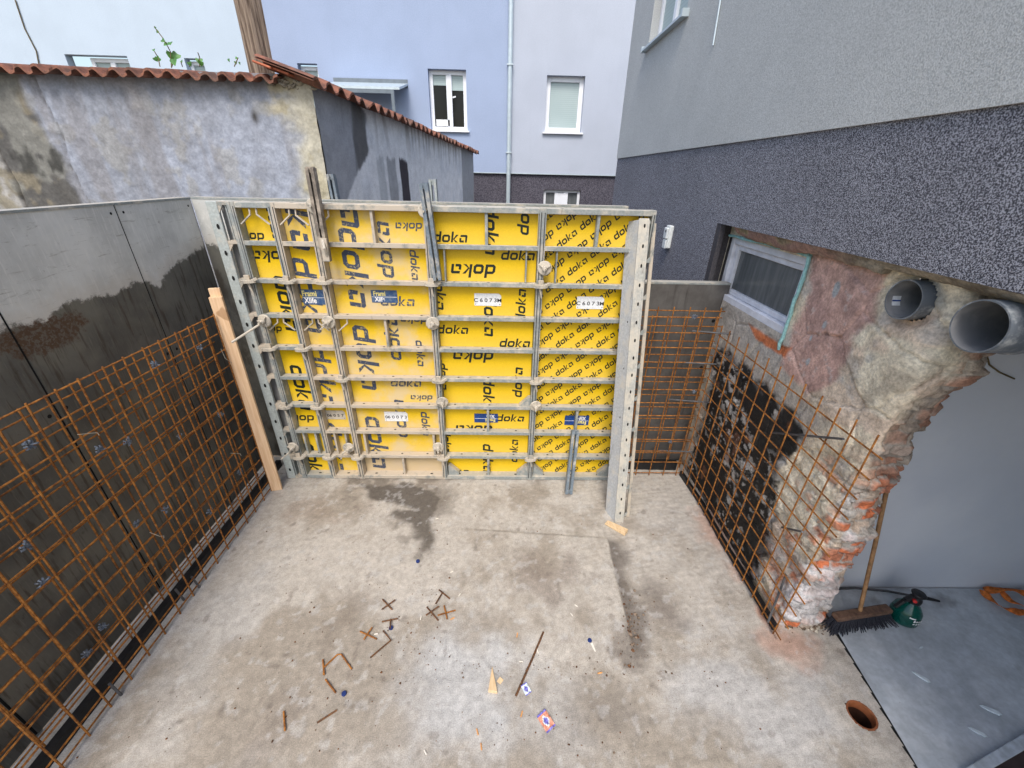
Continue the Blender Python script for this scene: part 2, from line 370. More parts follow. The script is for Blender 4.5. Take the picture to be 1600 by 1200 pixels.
m = Mt('grey_drain_plastic', .42, 0, .45); n = m.noise(7, 6, .65); n2 = m.noise(40, 4)
c = m.mix(m.rng(n, .52, .66), (.12, .14, .165), (.36, .38, .39)); m.col(m.mix(m.rng(n2, .6, .75, 0, .4), c, (.45, .43, .39))); M['pipe'] = m.mat
m = Mt('grey_pipe_bore', .4, 0, .5); n = m.noise(5, 5, .6); m.col(m.mix(m.rng(n, .4, .7), (.17, .175, .185), (.34, .335, .33))); M['bore'] = m.mat
M['bore_blue'] = flat('blue_label_film', (.01, .05, .28), .3)
M['white_label'] = flat('white_label', (.72, .74, .76), .5, 0, .1, 60)
M['blue_label'] = flat('blue_label', (.012, .05, .21), .45, 0, .3, 50)
m = Mt('blue_label_worn', .6); n = m.noise(40, 5, .7); m.col(m.mix(m.rng(n, .42, .7), (.03, .08, .2), (.12, .17, .24))); M['blue_worn'] = m.mat
M['lbl_yellow'] = flat('label_yellow', (.8, .7, .25), .5, 0, .1); M['lbl_white'] = flat('label_white', (.8, .8, .8), .5, 0, .05); M['lbl_ink'] = flat('label_ink', (.03, .03, .035), .6)
m = Mt('room_wall_paint', .8, 0, .3); n = m.noise(1.6, 5); n2 = m.noise(60, 3); n3 = m.noise(7, 6, .7, stretch=(1.0, 1, .6), dist=1.0)
c = m.mix(m.rng(n, .3, .7), (.60, .64, .71), (.68, .715, .77)); c = m.mix(m.rng(n3, .68, .74, 0, .35), c, (.5, .53, .57)); m.col(c); m.bump(n2, .2, .003); M['roomwall'] = m.mat
M['ceil'] = flat('ceiling_paint', (.7, .7, .7), .9)
M['ochre'] = flat('broom_wood', (.33, .185, .085), .6, 0, .3, 25)
M['broomhead'] = flat('broom_head_wood', (.13, .075, .05), .7, 0, .35, 30)
M['bristle'] = flat('black_bristle', (.028, .03, .04), .6, 0, .6, 200)
m = Mt('green_plastic_bottle', .15, 0, .5); m.col((.004, .13, .10)); m.b.inputs['Transmission Weight'].default_value = .55; M['green'] = m.mat
M['blackplastic'] = flat('black_plastic', (.012, .012, .014), .4); M['red'] = flat('red_plastic', (.5, .02, .02), .4)
M['orange'] = flat('orange_webbing', (.62, .17, .03), .75, 0, .3, 40)
M['clay_shaded'] = flat('shaded_pipe_bore', (.035, .014, .008), .6)  # darker copy of the clay, shade down the drain put into the colour
M['clay'] = flat('brown_drain_pipe', (.22, .075, .03), .5, 0, .25, 20)
M['bluecap'] = flat('blue_plastic', (.014, .03, .13), .35); M['butt'] = flat('cigarette_paper', (.72, .68, .6), .8, 0, .1); M['filter'] = flat('cork_filter', (.62, .3, .1), .8, 0, .2)
M['wrap_o'] = flat('orange_wrapper', (.62, .26, .17), .35, 0, .35, 70); M['wrap_b'] = flat('blue_wrapper', (.15, .14, .45), .35, 0, .5, 90)
M['leaf'] = flat('green_leaf', (.055, .17, .03), .5, 0, .4, 30); M['stem'] = flat('plant_stem', (.12, .09, .04), .8)
M['grit'] = flat('grit', (.17, .125, .09), .9, 0, .6, 60); M['scrap'] = flat('white_scrap', (.6, .68, .72), .6, 0, .1)
M['ground'] = flat('earth', (.16, .13, .1), .95, 0, .3, 5, .5)
M['palewood'] = flat('pale_grey_board', (.42, .47, .52), .6, 0, .2, 20); M['dark_gap'] = flat('dark_gap_brown', (.035, .025, .024), .6, 0, .4, 10)
M['plinthbox'] = flat('white_cover', (.72, .75, .74), .4, 0, .06)

# ------------------------------------------------------------------ setting: ground, slab, room floor
g = MB(); g.add([(-60, -60, -.35), (60, -60, -.35), (60, 60, -.35), (-60, 60, -.35)], [(0, 1, 2, 3)]); tag(g.build('ground', M['ground']), kind='structure')
DR = fl(1346, 1118)                         # floor drain centre
EDGE0, EDGE1 = fl(1290, 962), fl(1430, 1200)
def edge_x(Y):                               # joint between slab and room floor
    return EDGE0[0] + (EDGE1[0]-EDGE0[0])*(Y-EDGE0[1])/(EDGE1[1]-EDGE0[1])
def build_slab():
    ys = np.arange(-.6, 3.76, .012); xs = np.arange(-2.66, 2.62, .012)
    X, Y = np.meshgrid(xs, ys, indexing='ij')
    n1 = fbm(X*1.3, Y*1.3, 5, 1); n2 = fbm(X*5, Y*5, 5, 2); n3 = fbm(X*26, Y*26, 3, 3)
    C = np.zeros(X.shape+(3,)); C[:] = (.50, .46, .405)
    # brown dirt in broad patches, pale clean patch in front centre
    C = mixc(C, (.31, .265, .21), sst(.44, .62, n1*.6+n2*.4)*.75)
    def blob(px, py, r, am=.4, rr=None):
        p = fl(px, py); return sst(1, .25, np.hypot((X-p[0])/r, (Y-p[1])/(rr or r)) + (n2-.5)*am*2)
    C = mixc(C, (.50, .50, .495), np.clip(blob(720, 1070, .62)+blob(860, 1120, .4)*.4, 0, 1)*.85)
    C = mixc(C, (.50, .49, .475), blob(1150, 1090, .6, .6)*.8); C = mixc(C, (.50, .465, .42), blob(1040, 800, .4, .6, .5)*.6)
    C = mixc(C, (.47, .455, .43), blob(330, 1000, .35, .5, .9)*.6)
    C = mixc(C, (.24, .20, .16), blob(540, 960, .22, .9, .3)*.6)
    C = mixc(C, (.22, .19, .16), blob(940, 1100, .34, .9, .25)*.7)
    C = mixc(C, (.25, .205, .17), blob(850, 900, .38, .9, .3)*.6)
    C = mixc(C, (.24, .20, .165), blob(430, 1130, .26, .9, .3)*.55)
    C = mixc(C, (.20, .17, .145), blob(1035, 950, .24, .5, .36)*.75); C = mixc(C, (.22, .19, .16), blob(985, 1010, .2, .6, .22)*.8)
    C = mixc(C, (.32, .25, .19), blob(480, 800, .5, .8, .25)*.5)
    # orange-pink brick dust along the right strip
    C = mixc(C, (.52, .33, .25), blob(1130, 830, .26, .7, .6)*.7)
    C = mixc(C, (.60, .27, .15), blob(1195, 955, .1, .7, .15)*.8)
    C = mixc(C, (.52, .33, .25), blob(1225, 1005, .34, .8, .16)*.8)
    # broom striations
    C *= (1 + (vn((Y*.3+X*.95)*9, (Y-X*.2)*60, 9)-.5)*.22*sst(.5, .9, X)[...])[..., None]
    # wet stain near the yellow form
    st = [(560, 756), (640, 752), (700, 775), (690, 800), (672, 812), (676, 840), (672, 872), (655, 862), (648, 838), (625, 818), (600, 808), (612, 795), (640, 792), (575, 780)]
    d = sdpoly(X + (n2-.5)*.18, Y + (fbm(X*7, Y*7, 4, 8)-.5)*.22, [fl(*p)[:2] for p in st])
    C = mixc(C, (.10, .085, .07), np.maximum(sst(.04, -.05, d), sst(.2, .0, d)*sst(.5, .6, n2)*.6)*.88)
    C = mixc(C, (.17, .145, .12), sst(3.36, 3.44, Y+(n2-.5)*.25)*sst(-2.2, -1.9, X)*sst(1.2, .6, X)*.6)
    # slab step: newer pour on the left ends along a line
    a, b, c = fl(948, 842), fl(985, 1000), fl(700, 826)
    H = np.zeros(X.shape)
    xl = a[0] + (b[0]-a[0])*(Y-a[1])/(b[1]-a[1]) + (vn(Y*9, Y*0, 4)-.5)*.012
    yl = c[1] + (a[1]-c[1])*(X-c[0])/(a[0]-c[0])
    fade = sst(1.45, 1.75, Y)
    H += .012*sst(.006, -.006, X-xl)*fade*sst(yl+.02, yl-.01, Y)*sst(c[0]-.2, c[0]+.5, X)
    gd = (X-xl); rg = sst(.20, .02, gd+(n2-.5)*.16)*sst(-.005, .008, gd)*sst(a[1]+.03, a[1]-.05, Y)*sst(b[1]-.25, b[1]+.2, Y)
    C = mixc(C, (.12, .10, .085), rg*.8)
    # narrow concrete ledge beyond strips stays pale
    C = mixc(C, (.46, .46, .455), sst(-2.28, -2.36, X)*.6)
    spots = sst(.76, .82, fbm(X*13, Y*13, 3, 21)); C = mixc(C, (.15, .12, .10), spots*.4)
    C = mixc(C, (.56, .55, .53), sst(.66, .72, fbm(X*18, Y*18, 3, 33))*.35)
    C *= .9*(.82+.36*n3)[..., None]
    H += (n3-.5)*.004 + (n2-.5)*.006
    # shallow front-left step
    e0 = fl(545, 1000); H += .006*sst(e0[0]-.01, e0[0]+.01, X)*sst(1.55, 1.4, Y)
    P = np.stack([X, Y, H], -1)
    keep = (np.hypot(X-DR[0], Y-DR[1]) > .072) & (X < edge_x(Y)+.006)
    o = grid('floor', P, C, M['slab'], keep=keep); tag(o, kind='structure')
build_slab()
def build_room_floor():
    ys = np.arange(-1.0, 2.15, .03); us = np.linspace(0, 1, 130)
    U, Y = np.meshgrid(us, ys, indexing='ij'); x0 = np.minimum(edge_x(Y)+.022, 2.56); X = x0 + U*(6.2-x0)
    n1 = fbm(X*1.2, Y*1.2, 4, 41); n2 = fbm(X*6, Y*6, 4, 42)
    C = np.zeros(X.shape+(3,)); C[:] = (.50, .545, .585)
    C = mixc(C, (.40, .44, .48), sst(.4, .65, n1)*.8); C = mixc(C, (.58, .62, .65), sst(.55, .7, n2)*.5)
    C = mixc(C, (.14, .13, .125), sst(.72, .78, fbm(X*4, Y*4, 3, 44))*.5)
    P = np.stack([X, Y, X*0-.006+(n2-.5)*.004], -1); tag(grid('room_floor', P, C, M['floorpaint']), kind='structure')
    g = MB()
    pts = [(edge_x(y)+.012+.006*math.sin(y*23), y) for y in np.arange(-.6, 1.9, .05)]
    for (a, b), (c, d) in zip(pts[:-1], pts[1:]): g.add([(a-.012, b, -.012), (a+.016, b, -.012), (c+.016, d, -.012), (c-.012, d, -.012)], [(0, 1, 2, 3)])
    tag(g.build('floor_joint', M['strip']), kind='structure')
build_room_floor()

# ------------------------------------------------------------------ wall helper with rectangular openings
def holed(mb, a0, a1, b0, b1, holes, fn, mi=0, cuts=(), mifn=None):
    """rectangle in (a,b) minus holes; fn(a,b)->3d"""
    xs = sorted(set([a0, a1]+[h[i] for h in holes for i in (0, 1)]+list(cuts))); zs = sorted(set([b0, b1]+[h[i] for h in holes for i in (2, 3)]))
    xs = [x for x in xs if a0 <= x <= a1]; zs = [z for z in zs if b0 <= z <= b1]
    for i in range(len(xs)-1):
        for j in range(len(zs)-1):
            cx, cz = (xs[i]+xs[i+1])/2, (zs[j]+zs[j+1])/2
            if any(h[0] < cx < h[1] and h[2] < cz < h[3] for h in holes): continue
            mb.add([fn(xs[i], zs[j]), fn(xs[i+1], zs[j]), fn(xs[i+1], zs[j+1]), fn(xs[i], zs[j+1])], [(0, 1, 2, 3)], mifn(cx, cz) if mifn else mi)
# ------------------------------------------------------------------ far house
YF_ = 12.0
def far(px, py): q = at(px, py, 1, YF_); return q[0], q[2]
house = thing('far_house', 'tall pale blue and light grey rendered house with dark base at the back', 'house', (0, YF_, 0))
ops = [(*sorted((far(668, 107)[0], far(728, 107)[0])), far(670, 203)[1], far(700, 108)[1]),
       (far(855, 117)[0], far(915, 117)[0], far(880, 207)[1], far(885, 118)[1]),
       (far(850, 297)[0], far(908, 297)[0], 1.4, far(880, 297)[1]),
       (far(100, 84)[0], far(197, 84)[0], 3.9, far(150, 86)[1]),
       (far(287, 90)[0], far(316, 90)[0], 4.1, far(300, 91)[1]),
       (far(464, 99)[0], far(495, 99)[0], 4.1, far(480, 99)[1])]
XB = far(795, 150)[0]; XP = -5.75; ZB = 2.955
mb = MB(); holed(mb, -16, 6, ZB, 6.9, ops, lambda a, b: (a, YF_, b), cuts=(XB, XP), mifn=lambda x, z: 2 if x < XP else (1 if x < XB else 0))
mb.add([(-16, YF_, 6.9), (6, YF_, 6.9), (6, YF_+6, 6.9), (-16, YF_+6, 6.9)], [(0, 1, 2, 3)], 0)
for x in (-16, 6): mb.add([(x, YF_, -.3), (x, YF_+6, -.3), (x, YF_+6, 6.9), (x, YF_, 6.9)], [(0, 1, 2, 3)], 2)
for h in ops[:2]+ops[3:]:
    d = .2; a, b, c, e = h; k = 2 if a < XP else (1 if a < XB else 0)
    mb.add([(a, YF_, c), (a, YF_+d, c), (a, YF_+d, e), (a, YF_, e)], [(0, 1, 2, 3)], k); mb.add([(b, YF_, c), (b, YF_+d, c), (b, YF_+d, e), (b, YF_, e)], [(0, 1, 2, 3)], k)
    mb.add([(a, YF_, e), (b, YF_, e), (b, YF_+d, e), (a, YF_+d, e)], [(0, 1, 2, 3)], k)
mb.build('wall', [M['fargrey'], M['farblue'], M['farpale']], house)
mb = MB(); holed(mb, -16, 6, -.3, ZB, ops, lambda a, b: (a, YF_+.05, b)); h = ops[2]
mb.add([(h[0], YF_+.05, h[2]), (h[0], YF_+.2, h[2]), (h[0], YF_+.2, h[3]), (h[0], YF_+.05, h[3])], [(0, 1, 2, 3)])
mb.add([(h[1], YF_+.05, h[2]), (h[1], YF_+.2, h[2]), (h[1], YF_+.2, h[3]), (h[1], YF_+.05, h[3])], [(0, 1, 2, 3)]); mb.add([(h[0], YF_+.05, h[3]), (h[1], YF_+.05, h[3]), (h[1], YF_+.2, h[3]), (h[0], YF_+.2, h[3])], [(0, 1, 2, 3)])
mb.build('base_wall', M['fardark'], house)
MB().box(XB-3.2, 4, YF_-.012, YF_+.055, ZB-.02, ZB).build('drip_edge', M['alu'], house)
def frame_win(parent, a, b, c, e, y, splits=(), fw=.09, blind=None, sill=True, mat='pvc', glass='glass'):
    mb = MB(); y0, y1 = y, y+.07
    mb.box(a, a+fw, y0, y1, c, e); mb.box(b-fw, b, y0, y1, c, e); mb.box(a+fw, b-fw, y0, y1, e-fw, e); mb.box(a+fw, b-fw, y0, y1, c, c+fw)
    xs = [a+fw]
    for s in splits: mb.box(s-fw*.75, s+fw*.75, y0-.01, y1, c+fw, e-fw); xs += [s-fw*.75, s+fw*.75]
    xs.append(b-fw); fo = mb.build('window', M[mat], parent, bevel=.008)
    for i in range(0, len(xs), 2):
        MB().add([(xs[i], y1-.02, c+fw), (xs[i+1], y1-.02, c+fw), (xs[i+1], y1-.02, e-fw), (xs[i], y1-.02, e-fw)], [(0, 1, 2, 3)]).build('pane', M[glass], fo)
        if blind:
            z = e-fw-(e-c-2*fw)*blind[min(i//2, len(blind)-1)]
            q = MB().add([(xs[i], y1-.025, z), (xs[i+1], y1-.025, z), (xs[i+1], y1-.025, e-fw), (xs[i], y1-.025, e-fw)], [(0, 1, 2, 3)])
            q.box(xs[i], xs[i+1], y1-.04, y1-.02, z-.025, z); q.build('blind', M['blind'], fo)
    if sill: MB().box(a-.05, b+.05, YF_-.07, y1, c-.035, c).build('sill', M['pvc'], fo)
    return fo
w1 = frame_win(house, *ops[0], YF_+.13, splits=((ops[0][0]+ops[0][1])/2+.02,), blind=(.17, .26))
MB().box(ops[0][0]+.12, ops[0][0]+.46, YF_+.12, YF_+.15, ops[0][2]+.1, ops[0][2]+.24).build('window_box', M['white_label'], w1)
MB().bar(((ops[0][0]+ops[0][1])/2+.1, YF_+.11, ops[0][2]+.7), ((ops[0][0]+ops[0][1])/2+.18, YF_+.11, ops[0][2]+.72), .03, .03).build('handle', M['pvc'], w1)
w2 = frame_win(house, *ops[1], YF_+.13, blind=(1.0,), fw=.11)
h = ops[2]; w3 = frame_win(house, *h, YF_+.13, splits=(h[0]+.36*(h[1]-h[0]), h[0]+.62*(h[1]-h[0])), fw=.07, sill=False, glass='glass_dusty')
MB().box(h[0]+.40*(h[1]-h[0]), h[0]+.58*(h[1]-h[0]), YF_+.125, YF_+.2, h[2], h[3]-.08).build('door_panel', M['pvc'], w3)
for h in ops[3:]: frame_win(house, h[0]+.3*(h[1]-h[0]) if h is ops[3] else h[0], h[1], h[2], h[3]-.03, YF_+.15, splits=((h[0]*.35+h[1]*.65),) if h is ops[3] else (), blind=(1.0,), fw=.08, sill=False)
# downpipe, canopy, wire
a, b = far(800, 0), far(792, 322); mb = MB(); mb.tube([(XB+.02, YF_-.08, 6.85), (XB+.02, YF_-.08, -.2)], .055, 12)
for z in (3.4, 5.2, 7.5): mb.box(XB-.05, XB+.09, YF_-.15, YF_, z, z+.03)
mb.build('downpipe', M['alu'], house, smooth=True)
x0, z0 = far(521, 123); x1, _ = far(637, 127); y0 = YF_-.75
cp = MB(); cp.box(x0, x1, YF_-.02, YF_+.02, z0-.14, z0+.02); cp.add([(x0, YF_-.02, z0-.06), (x1, YF_-.02, z0-.06), (x1-.05, y0, z0-.24), (x0, y0, z0-.24), (x0, YF_-.02, z0-.1), (x1, YF_-.02, z0-.1), (x1-.05, y0, z0-.29), (x0, y0, z0-.29)], [(0, 1, 2, 3), (4, 5, 6, 7), (1, 2, 6, 5), (3, 2, 6, 7)], 1)
cp.build('canopy', [M['alu_dark'], M['alu']], house)
cp = MB(); cp.bar((x1-.22, y0+.03, z0-.3), (x1-.22, y0+.03, 2.2), .07, .07); cp.bar((x0, y0+.03, z0-.33), (x1-.18, y0+.03, z0-.33), .06, .07, mi=0); cp.build('canopy_post', M['alu_dark'], house)
p = [far(25, 0), far(40, 45), far(58, 80), far(62, 100)]; MB().tube([(q[0], YF_-.02, q[1]) for q in p], .012, 5).build('cable', M['stem'], house)

# ------------------------------------------------------------------ garden wall with tile coping
GY = 4.3; CX, EX, EY = -1.69, -.80, 11.0
gw = thing('garden_wall', 'old rendered garden wall with terracotta tile coping turning a corner behind the forms', 'wall', (CX, GY, 0))
def gwL():
    xs = np.arange(-7.2, CX+.001, .016); zs = np.arange(1.2, 3.66, .016)
    X, Z = np.meshgrid(xs, zs, indexing='ij'); n1 = fbm(X*1.4, Z*1.4, 5, 51); n2 = fbm(X*5, Z*5, 5, 52); n3 = fbm(X*20, Z*20, 3, 53); ns = fbm(X*5, Z*.7, 4, 54)
    C = np.zeros(X.shape+(3,)); C[:] = (.26, .28, .325)
    C = mixc(C, (.32, .35, .42), sst(.42, .64, n1)*.8); C = mixc(C, (.22, .23, .26), sst(.55, .75, fbm(X*2.2, Z*2.2, 4, 57))*.5); C = mixc(C, (.30, .28, .22), sst(.60, .70, n2)*.35)
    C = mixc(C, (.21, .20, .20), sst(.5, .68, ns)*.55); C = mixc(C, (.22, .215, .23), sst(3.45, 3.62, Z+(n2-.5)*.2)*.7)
    # yellowish crumbly right edge
    C = mixc(C, (.47, .44, .34), sst(CX-.42, CX-.12, X+(n2-.5)*.5)*.85); C = mixc(C, (.42, .37, .24), sst(CX-.5, CX-.3, X)*sst(.55, .65, n2)*.6)
    # grubby column at left, with its joints
    xa = at(70, 200, 1, GY)[0]; xb = at(5, 260, 1, GY)[0]
    e = sst(xa+.06, xa-.04, X+(n2-.5)*.22+(Z-3)*.06)
    C = mixc(C, (.085, .08, .07), e*.9); C = mixc(C, (.24, .21, .15), e*sst(.52, .62, n2)*.75); C = mixc(C, (.22, .22, .2), e*sst(.56, .64, fbm(X*3, Z*3, 4, 55))*.8); C = mixc(C, (.03, .03, .028), e*sst(.6, .68, fbm(X*4, Z*3, 4, 56))*.8)
    e2 = sst(xb+.03, xb-.02, X+(n2-.5)*.1); C = mixc(C, (.36, .35, .33), e2*.85); C = mixc(C, (.2, .17, .1), e2*sst(.5, .6, n2)*.6)
    cr = np.exp(-((X-(xb+.03+(n2-.5)*.08))/.012)**2)+np.exp(-((X-(xa+.1+(n2-.5)*.12))/.008)**2)*.6; C = mixc(C, (.05, .045, .04), np.clip(cr, 0, 1)*.8)
    hx = at(398, 183, 1, GY); C = mixc(C, (.05, .045, .04), np.exp(-(np.hypot((X-hx[0])/.03, (Z-hx[2])/.05))**2))
    C *= (.85+.3*n3)[..., None]
    D = (n2-.5)*.03 + (n3-.5)*.012 - .02*np.clip(cr, 0, 1) + .02*sst(CX-.25, CX-.0, X)*(n2-.3)
    grid('wall', np.stack([X, GY-D, Z], -1), C, M['plaster_old'], gw)
gwL()
WD = np.array([EX-CX, EY-GY]); WL = math.hypot(*WD); WD = WD/WL
def onret(px, py):
    d = ray(px, py); n = np.array([WD[1], -WD[0], 0]); o = np.array([0, 0, CAMH]); t = ((np.array([CX, GY, 0])-o)@n)/(d@n); q = o+d*t
    return (q[0]-CX)*WD[0]+(q[1]-GY)*WD[1], q[2]
def gwR():
    ts = np.concatenate([np.arange(0, 2.5, .02), np.arange(2.5, WL, .035), [WL]]); zs = np.arange(1.2, 3.62, .02)
    T, Z0 = np.meshgrid(ts, zs, indexing='ij'); Z = np.minimum(Z0, 3.58-(.22*T/WL)); n2 = fbm(T*4, Z*4, 5, 62); n3 = fbm(T*18, Z*18, 3, 63); ns = fbm(T*5, Z*.6, 4, 64)
    C = np.zeros(T.shape+(3,)); C[:] = (.84, .85, .87)
    C = mixc(C, (.66, .69, .74), sst(.5, .7, n2)*.5)
    pg = [onret(*p) for p in ((480, 90), (553, 150), (572, 178), (576, 235), (560, 268), (540, 318), (480, 330))]
    d = sdpoly(T+(n2-.5)*.25, Z+(n3-.5)*.05, pg); f = sst(.02, -.02, d)
    C = mixc(C, (.38, .39, .42), f); C = mixc(C, (.10, .095, .09), f*sst(.45, .62, ns)*.8); C = mixc(C, (.3, .31, .33), f*sst(.2, .0, T)*.7)
    for (xa, xb, c, zt) in ((592, 604, (.60, .62, .64), 247), (608, 621, (.42, .43, .45), 248), (627, 639, (.07, .06, .07), 251)):
        ta = onret(xa, 285)[0]; tb = onret(xb, 285)[0]; zt = onret((xa+xb)/2, zt)[1]
        f = sst(ta-.01, ta+.01, T)*sst(tb+.01, tb-.01, T)*sst(zt+.02, zt-.02, Z+(vn(T*30, Z*0, 3)-.5)*.06); C = mixc(C, c, f)
    drip = sst(.62, .7, vn(T*14, Z*.4, 66))*sst(.5, .0, (3.58-.22*T/WL)-Z); C = mixc(C, (.2, .17, .14), drip*.5*sst(.6, 1.4, T))
    tp = onret(722, 260)[0]; C = mixc(C, (.33, .34, .36), sst(tp-.02, tp+.02, T)*.9); C = mixc(C, (.3, .3, .3), np.exp(-((T-tp)/.05)**2)*.5)
    tj = onret(702, 250)[0]; C = mixc(C, (.25, .24, .24), np.exp(-((T-tj)/.03)**2)*.8*sst(3.0, 3.15, Z))
    C *= (.9+.2*n3)[..., None]; D = (n2-.5)*.02
    P = np.stack([CX+T*WD[0]+D*WD[1], GY+T*WD[1]-D*WD[0], Z], -1); grid('return_wall', P, C, M['plaster_paint'], gw)
gwR()
mb = MB()   # hidden thickness of the wall, flush end
mb.add([(-7.2, GY+.3, 0), (CX-.32, GY+.3, 0), (CX-.32, GY+.3, 3.5), (-7.2, GY+.3, 3.5)], [(0, 1, 2, 3)])
nx, ny = WD[1], -WD[0]
mb.add([(EX, EY, 0), (EX-.34*nx, EY-.34*ny, 0), (EX-.34*nx, EY-.34*ny, 3.36), (EX, EY, 3.36)], [(0, 1, 2, 3)]); mb.add([(CX-.34, GY+.3, 0), (EX-.34*nx, EY-.34*ny, 0), (EX-.34*nx, EY-.34*ny, 3.36), (CX-.34, GY+.3, 3.5)], [(0, 1, 2, 3)])
mb.add([(-7.2, GY+.03, 0), (CX+.01, GY+.03, 0), (CX+.01, GY+.03, 1.25), (-7.2, GY+.03, 1.25)], [(0, 1, 2, 3)]); mb.build('wall_back', M['mortar'], gw)
def tiles(name, P0, along, up, L, depth, z0, z1, rise, per, mat, amp=.03):
    """pantile strip: eave line from P0 along 'along' for L; surface rises over depth in direction up"""
    n = int(L/per*12); ss = np.linspace(0, L, n); ds = np.linspace(0, depth, 6)
    S, Dp = np.meshgrid(ss, ds, indexing='ij'); ph = S/per; fr = ph-np.floor(ph); idn = np.floor(ph)
    wave = amp*(np.cos(2*math.pi*(fr-.25-.06*np.sin(2*math.pi*fr)))) + .018*(1-fr) + (hashn(idn, idn*0, 5)-.5)*.014
    jig = (hashn(idn, idn*0+1, 6)-.5)*.03
    z = z0+(z1-z0)*S/L + wave + rise*Dp/depth
    top = np.stack([P0[0]+along[0]*S+up[0]*(Dp+jig*(Dp < .01)), P0[1]+along[1]*S+up[1]*(Dp+jig*(Dp < .01)), z], -1)
    bot = top.copy(); bot[..., 2] -= .018
    mb = MB(); nv = len(ds)
    for A, fl_ in ((top, 0), (bot, 1)):
        v = A.reshape(-1, 3).tolist(); f = [(i*nv+j, (i+1)*nv+j, (i+1)*nv+j+1, i*nv+j+1) for i in range(n-1) for j in range(nv-1)]; mb.add(v, f)
    for i in range(n-1): mb.add([top[i, 0], top[i+1, 0], bot[i+1, 0], bot[i, 0]], [(0, 1, 2, 3)])
    return mb.build(name, mat, gw, smooth=True)
tiles('tile_coping', (-7.2, GY-.13), (1, 0), (0, 1), 7.2+CX-.22, .55, 3.645, 3.595, .08, .150, M['tile'], .021)
tiles('tile_coping', (CX+.10*nx, GY-.2), tuple(WD), (-nx, -ny), WL+.25, .48, 3.575, 3.36, .15, .215, M['tile'], .03)
mb = MB()
for k in range(2):
    A = Vector((CX-.33+.13*k, GY-.14+.02*k, 3.685-.035*k)); B = A+Vector((WD[0]*.95, WD[1]*.95, -.03)); mb.bar(A, B, .16, .018, (.30, -.1, 1))
mb.build('ridge_tile', M['tile_red'], gw, bevel=.006)
mb = MB(); rr = random.Random(5)
for i in range(26):
    t = rr.random(); x = CX-.36+.38*t; z = 3.60-.04*t + rr.uniform(-.035, .02)
    s = rr.uniform(.014, .045); mb.lathe([(0, -s*.5), (s*.8, -s*.35), (s*1.3, 0), (s*.7, s*.3), (0, s*.45)], (x, GY-.0+rr.uniform(-.02, .01), z), (rr.uniform(-.8, .8), rr.uniform(-.4, .4), 1), 5+i%3)
mb.build('mortar_bed', M['mortar'], gw, smooth=True)

# timber pole and climbing plant
mb = MB(); b0 = at(405, 100, 1, 4.75); t0 = at(384, 0, 1, 4.75); dz = (np.array(t0)-np.array(b0)); dz = dz/np.linalg.norm(dz)
n = 14; rows = []
for k in range(22):
    p = np.array(b0)-dz*.5 + dz*k*.16; rows.append(p)
v = []; f = []
for k, p in enumerate(rows):
    for j in range(n):
        t = 2*math.pi*j/n; r = .12*(1+.10*math.sin(3*t+k*.15)+.05*math.sin(7*t+1)) * (1-.16*(abs(math.sin(t*1+.9)) > .96)); v.append((p[0]+r*math.cos(t), p[1]+r*math.sin(t), p[2]))
for k in range(len(rows)-1):
    for j in range(n): a = k*n+j; b = k*n+(j+1) % n; f.append((a, b, b+n, a+n))
mb.add(v, f); mb.add([rows[-1]+np.array([.1*math.cos(2*math.pi*j/n), .1*math.sin(2*math.pi*j/n), 0]) for j in range(n)], [tuple(range(n))])
tag(mb.build('timber_pole', M['oldwood'], smooth=True), 'thick weathered grey brown timber pole rising behind the tiled garden wall', 'pole')
def leaf(mb, c, s, ax, up):
    ax = Vector(ax).normalized(); up = Vector(up); w = ax.cross(up).normalized(); nn = w.cross(ax)
    out = [(0, 0, 0), (.5, -.12, .05), (.62, .2, .08), (.45, .55, .04), (.0, 1.05, -.12), (-.45, .55, .04), (-.62, .2, .08), (-.5, -.12, .05)]
    P = [Vector(c)+w*(x*s)+ax*(y*s)+nn*(z*s) for x, y, z in out]+[Vector(c)+ax*(.45*s)]
    mb.add(P, [(8, i, i+1) for i in range(7)]+[(8, 7, 0)])
def vine(px, stems, label):
    v = thing('climbing_plant', label, 'plant', tuple(at(*px, 1, 4.55)))
    lm = MB(); sm = MB(); rr = random.Random(3)
    for pts, leaves in stems:
        P = [at(a, b, 1, 4.5+rr.uniform(-.06, .08)) for a, b in pts]; sm.tube(P, .004, 5)
        for a, b, s in leaves: leaf(lm, at(a, b, 1, 4.48+rr.uniform(-.05, .08)), s*.78, (rr.uniform(-.6, .6), rr.uniform(-.6, .2), rr.uniform(-1, -.3)), (rr.uniform(-.5, .5), -1, .4))
    sm.build('stem', M['stem'], v); lm.build('foliage', M['leaf'], v)
vine((262, 106), [([(268, 106), (266, 80), (255, 60), (241, 42)], [(262, 68, .05), (253, 62, .04), (247, 48, .03), (266, 66, .045), (243, 42, .02)]),
                  ([(268, 106), (272, 92)], [(268, 82, .085), (277, 84, .07), (271, 92, .075)]), ([(250, 104), (247, 90), (240, 78)], [(241, 90, .04), (249, 90, .045), (240, 77, .03)]), ([(285, 104), (283, 97)], [(283, 95, .03)])],
     'small green heart leaved climber with one tall shoot growing over the tiles')
vine((312, 106), [([(312, 104), (312, 90), (309, 82)], [(311, 92, .06), (314, 96, .05)]), ([(296, 104), (296, 97)], [(295, 97, .04)])], 'tiny green leafy shoot in front of the small far window above the tiles')
vine((366, 106), [([(366, 104), (372, 90)], [(357, 92, .03), (371, 90, .03), (368, 96, .028), (374, 97, .025)])], 'sparse thin green twig beside the foot of the timber pole')

